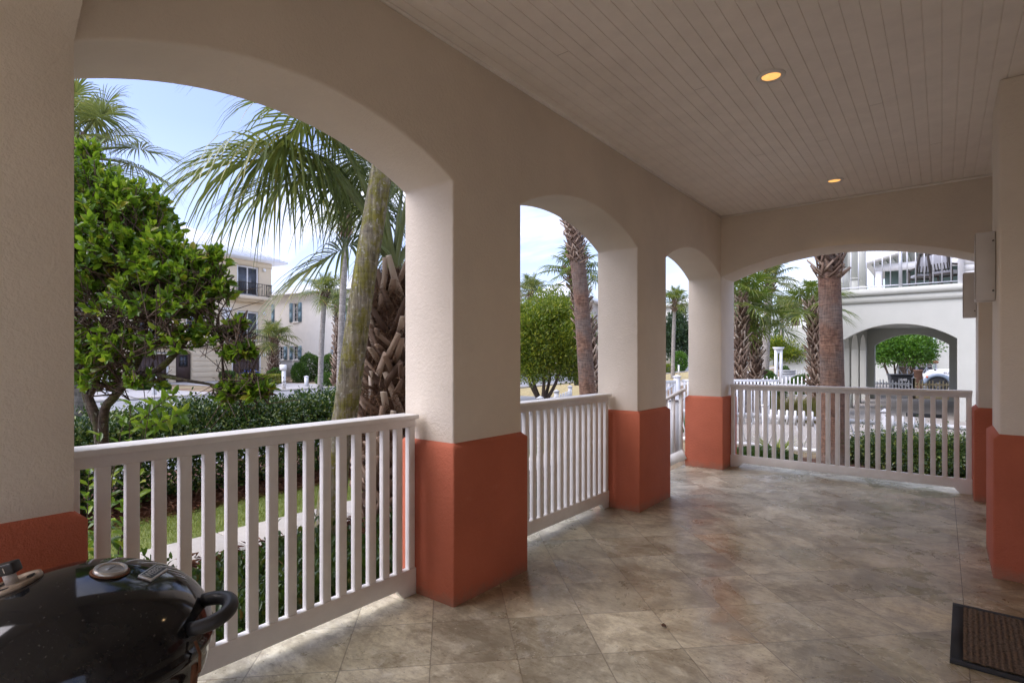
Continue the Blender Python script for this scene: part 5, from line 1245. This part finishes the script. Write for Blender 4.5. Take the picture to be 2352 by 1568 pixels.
pb = G(590,39.4); bike((pb.x,pb.y,GZ+.012), R(85), 'cream-yellow bicycle parked right of the blue one', (.75,.68,.35), (.70,.65,.40))
pb = G(566,39.2); bike((pb.x,pb.y,GZ+.012), R(20), 'second blue bicycle at the left behind the clipped hedge', (.04,.10,.45), (.02,.02,.03))

# ------------------------------------------------------------------ CAMERA, SKY, SUN
cam = bpy.data.cameras.new('camera'); co = bpy.data.objects.new('camera', cam); COL.objects.link(co)
co.location = (0,0,CAMZ); co.rotation_euler = (R(90),0,YAW); cam.sensor_width = 36; cam.lens = FPX/2352*36
cam.shift_y = (HV-784)/2352; cam.clip_end = 3000; cam.clip_start = .05; scene.camera = co
sunv = Vector((-.5,-.72,1.0)).normalized()
el = math.asin(sunv.z); rot = math.atan2(sunv.x, sunv.y)
w = bpy.data.worlds.new('World'); scene.world = w; w.use_nodes = True; nt = w.node_tree; N = nt.nodes; LK = nt.links.new
bg = N['Background']; sky = N.new('ShaderNodeTexSky'); sky.sky_type = 'NISHITA'; sky.sun_disc = False
sky.sun_elevation = el; sky.sun_rotation = rot; sky.air_density = 1.; sky.dust_density = 1.2; sky.ozone_density = 1.6
tc = N.new('ShaderNodeTexCoord'); sx = N.new('ShaderNodeSeparateXYZ'); LK(tc.outputs['Generated'], sx.inputs[0])
def wm(op, a, b=0.):
    m = N.new('ShaderNodeMath'); m.operation = op
    for i, v in enumerate((a,b)):
        if hasattr(v,'is_linked'): LK(v, m.inputs[i])
        else: m.inputs[i].default_value = v
    return m.outputs[0]
zz = wm('ADD', wm('MAXIMUM', sx.outputs[2], 0.), .22)
cb_ = N.new('ShaderNodeCombineXYZ'); LK(wm('DIVIDE', sx.outputs[0], zz), cb_.inputs[0]); LK(wm('DIVIDE', sx.outputs[1], zz), cb_.inputs[1])
mp_ = N.new('ShaderNodeMapping'); mp_.inputs['Rotation'].default_value = (0,0,R(-25)); mp_.inputs['Scale'].default_value = (.75,1.7,1); mp_.inputs['Location'].default_value = (3.1,1.7,0); LK(cb_.outputs[0], mp_.inputs[0])
nz = N.new('ShaderNodeTexNoise'); nz.inputs['Scale'].default_value = 1.15; nz.inputs['Detail'].default_value = 7; nz.inputs['Roughness'].default_value = .55; nz.inputs['Distortion'].default_value = .5; LK(mp_.outputs[0], nz.inputs['Vector'])
rp = N.new('ShaderNodeValToRGB'); rp.color_ramp.elements[0].position = .46; rp.color_ramp.elements[1].position = .68; LK(nz.outputs['Fac'], rp.inputs['Fac'])
hz = N.new('ShaderNodeMapRange'); hz.inputs[1].default_value = .0; hz.inputs[2].default_value = .55; hz.inputs[2].default_value = .42; hz.inputs[3].default_value = .85; hz.inputs[4].default_value = .0; LK(sx.outputs[2], hz.inputs[0])
cl = wm('MAXIMUM', .04, wm('MINIMUM', wm('ADD', wm('MULTIPLY', rp.outputs['Color'], .62), wm('MULTIPLY', hz.outputs[0], .29)), .96))
CLOUD = 5.6
mx = N.new('ShaderNodeMix'); mx.data_type = 'RGBA'; LK(cl, mx.inputs[0]); st_m = N.new('ShaderNodeMix'); st_m.data_type = 'RGBA'; st_m.blend_type = 'MULTIPLY'; st_m.inputs[0].default_value = 1.; LK(sky.outputs[0], st_m.inputs[6]); st_m.inputs[7].default_value = (.98,.90,1.09,1); LK(st_m.outputs[2], mx.inputs[6]); ze = wm('ADD', .52, wm('MULTIPLY', wm('MAXIMUM', sx.outputs[2], 0.), 2.4))
cm_ = N.new('ShaderNodeMix'); cm_.data_type = 'RGBA'; cm_.blend_type = 'MULTIPLY'; cm_.inputs[0].default_value = 1.; cm_.inputs[6].default_value = (CLOUD*1.,CLOUD*.985,CLOUD*.99,1); LK(ze, cm_.inputs[7]); LK(cm_.outputs[2], mx.inputs[7])
LK(mx.outputs[2], bg.inputs['Color']); bg.inputs['Strength'].default_value = .10
sl = bpy.data.lights.new('sun', 'SUN'); sl.energy = 1.0; sl.angle = R(50); sl.color = (1,.97,.93)
so = bpy.data.objects.new('sun', sl); COL.objects.link(so); so.rotation_euler = sunv.to_track_quat('Z','Y').to_euler()
vs = scene.view_settings; vs.view_transform = 'Standard'; vs.look = 'None'; vs.exposure = 1.56; vs.gamma = 1; vs.use_curve_mapping = False
cy = scene.cycles; cy.use_denoising = True; cy.max_bounces = 8; cy.diffuse_bounces = 6; cy.glossy_bounces = 4; cy.transmission_bounces = 4; cy.transparent_max_bounces = 6; cy.sample_clamp_indirect = 6.; cy.use_adaptive_sampling = True; cy.adaptive_threshold = .02
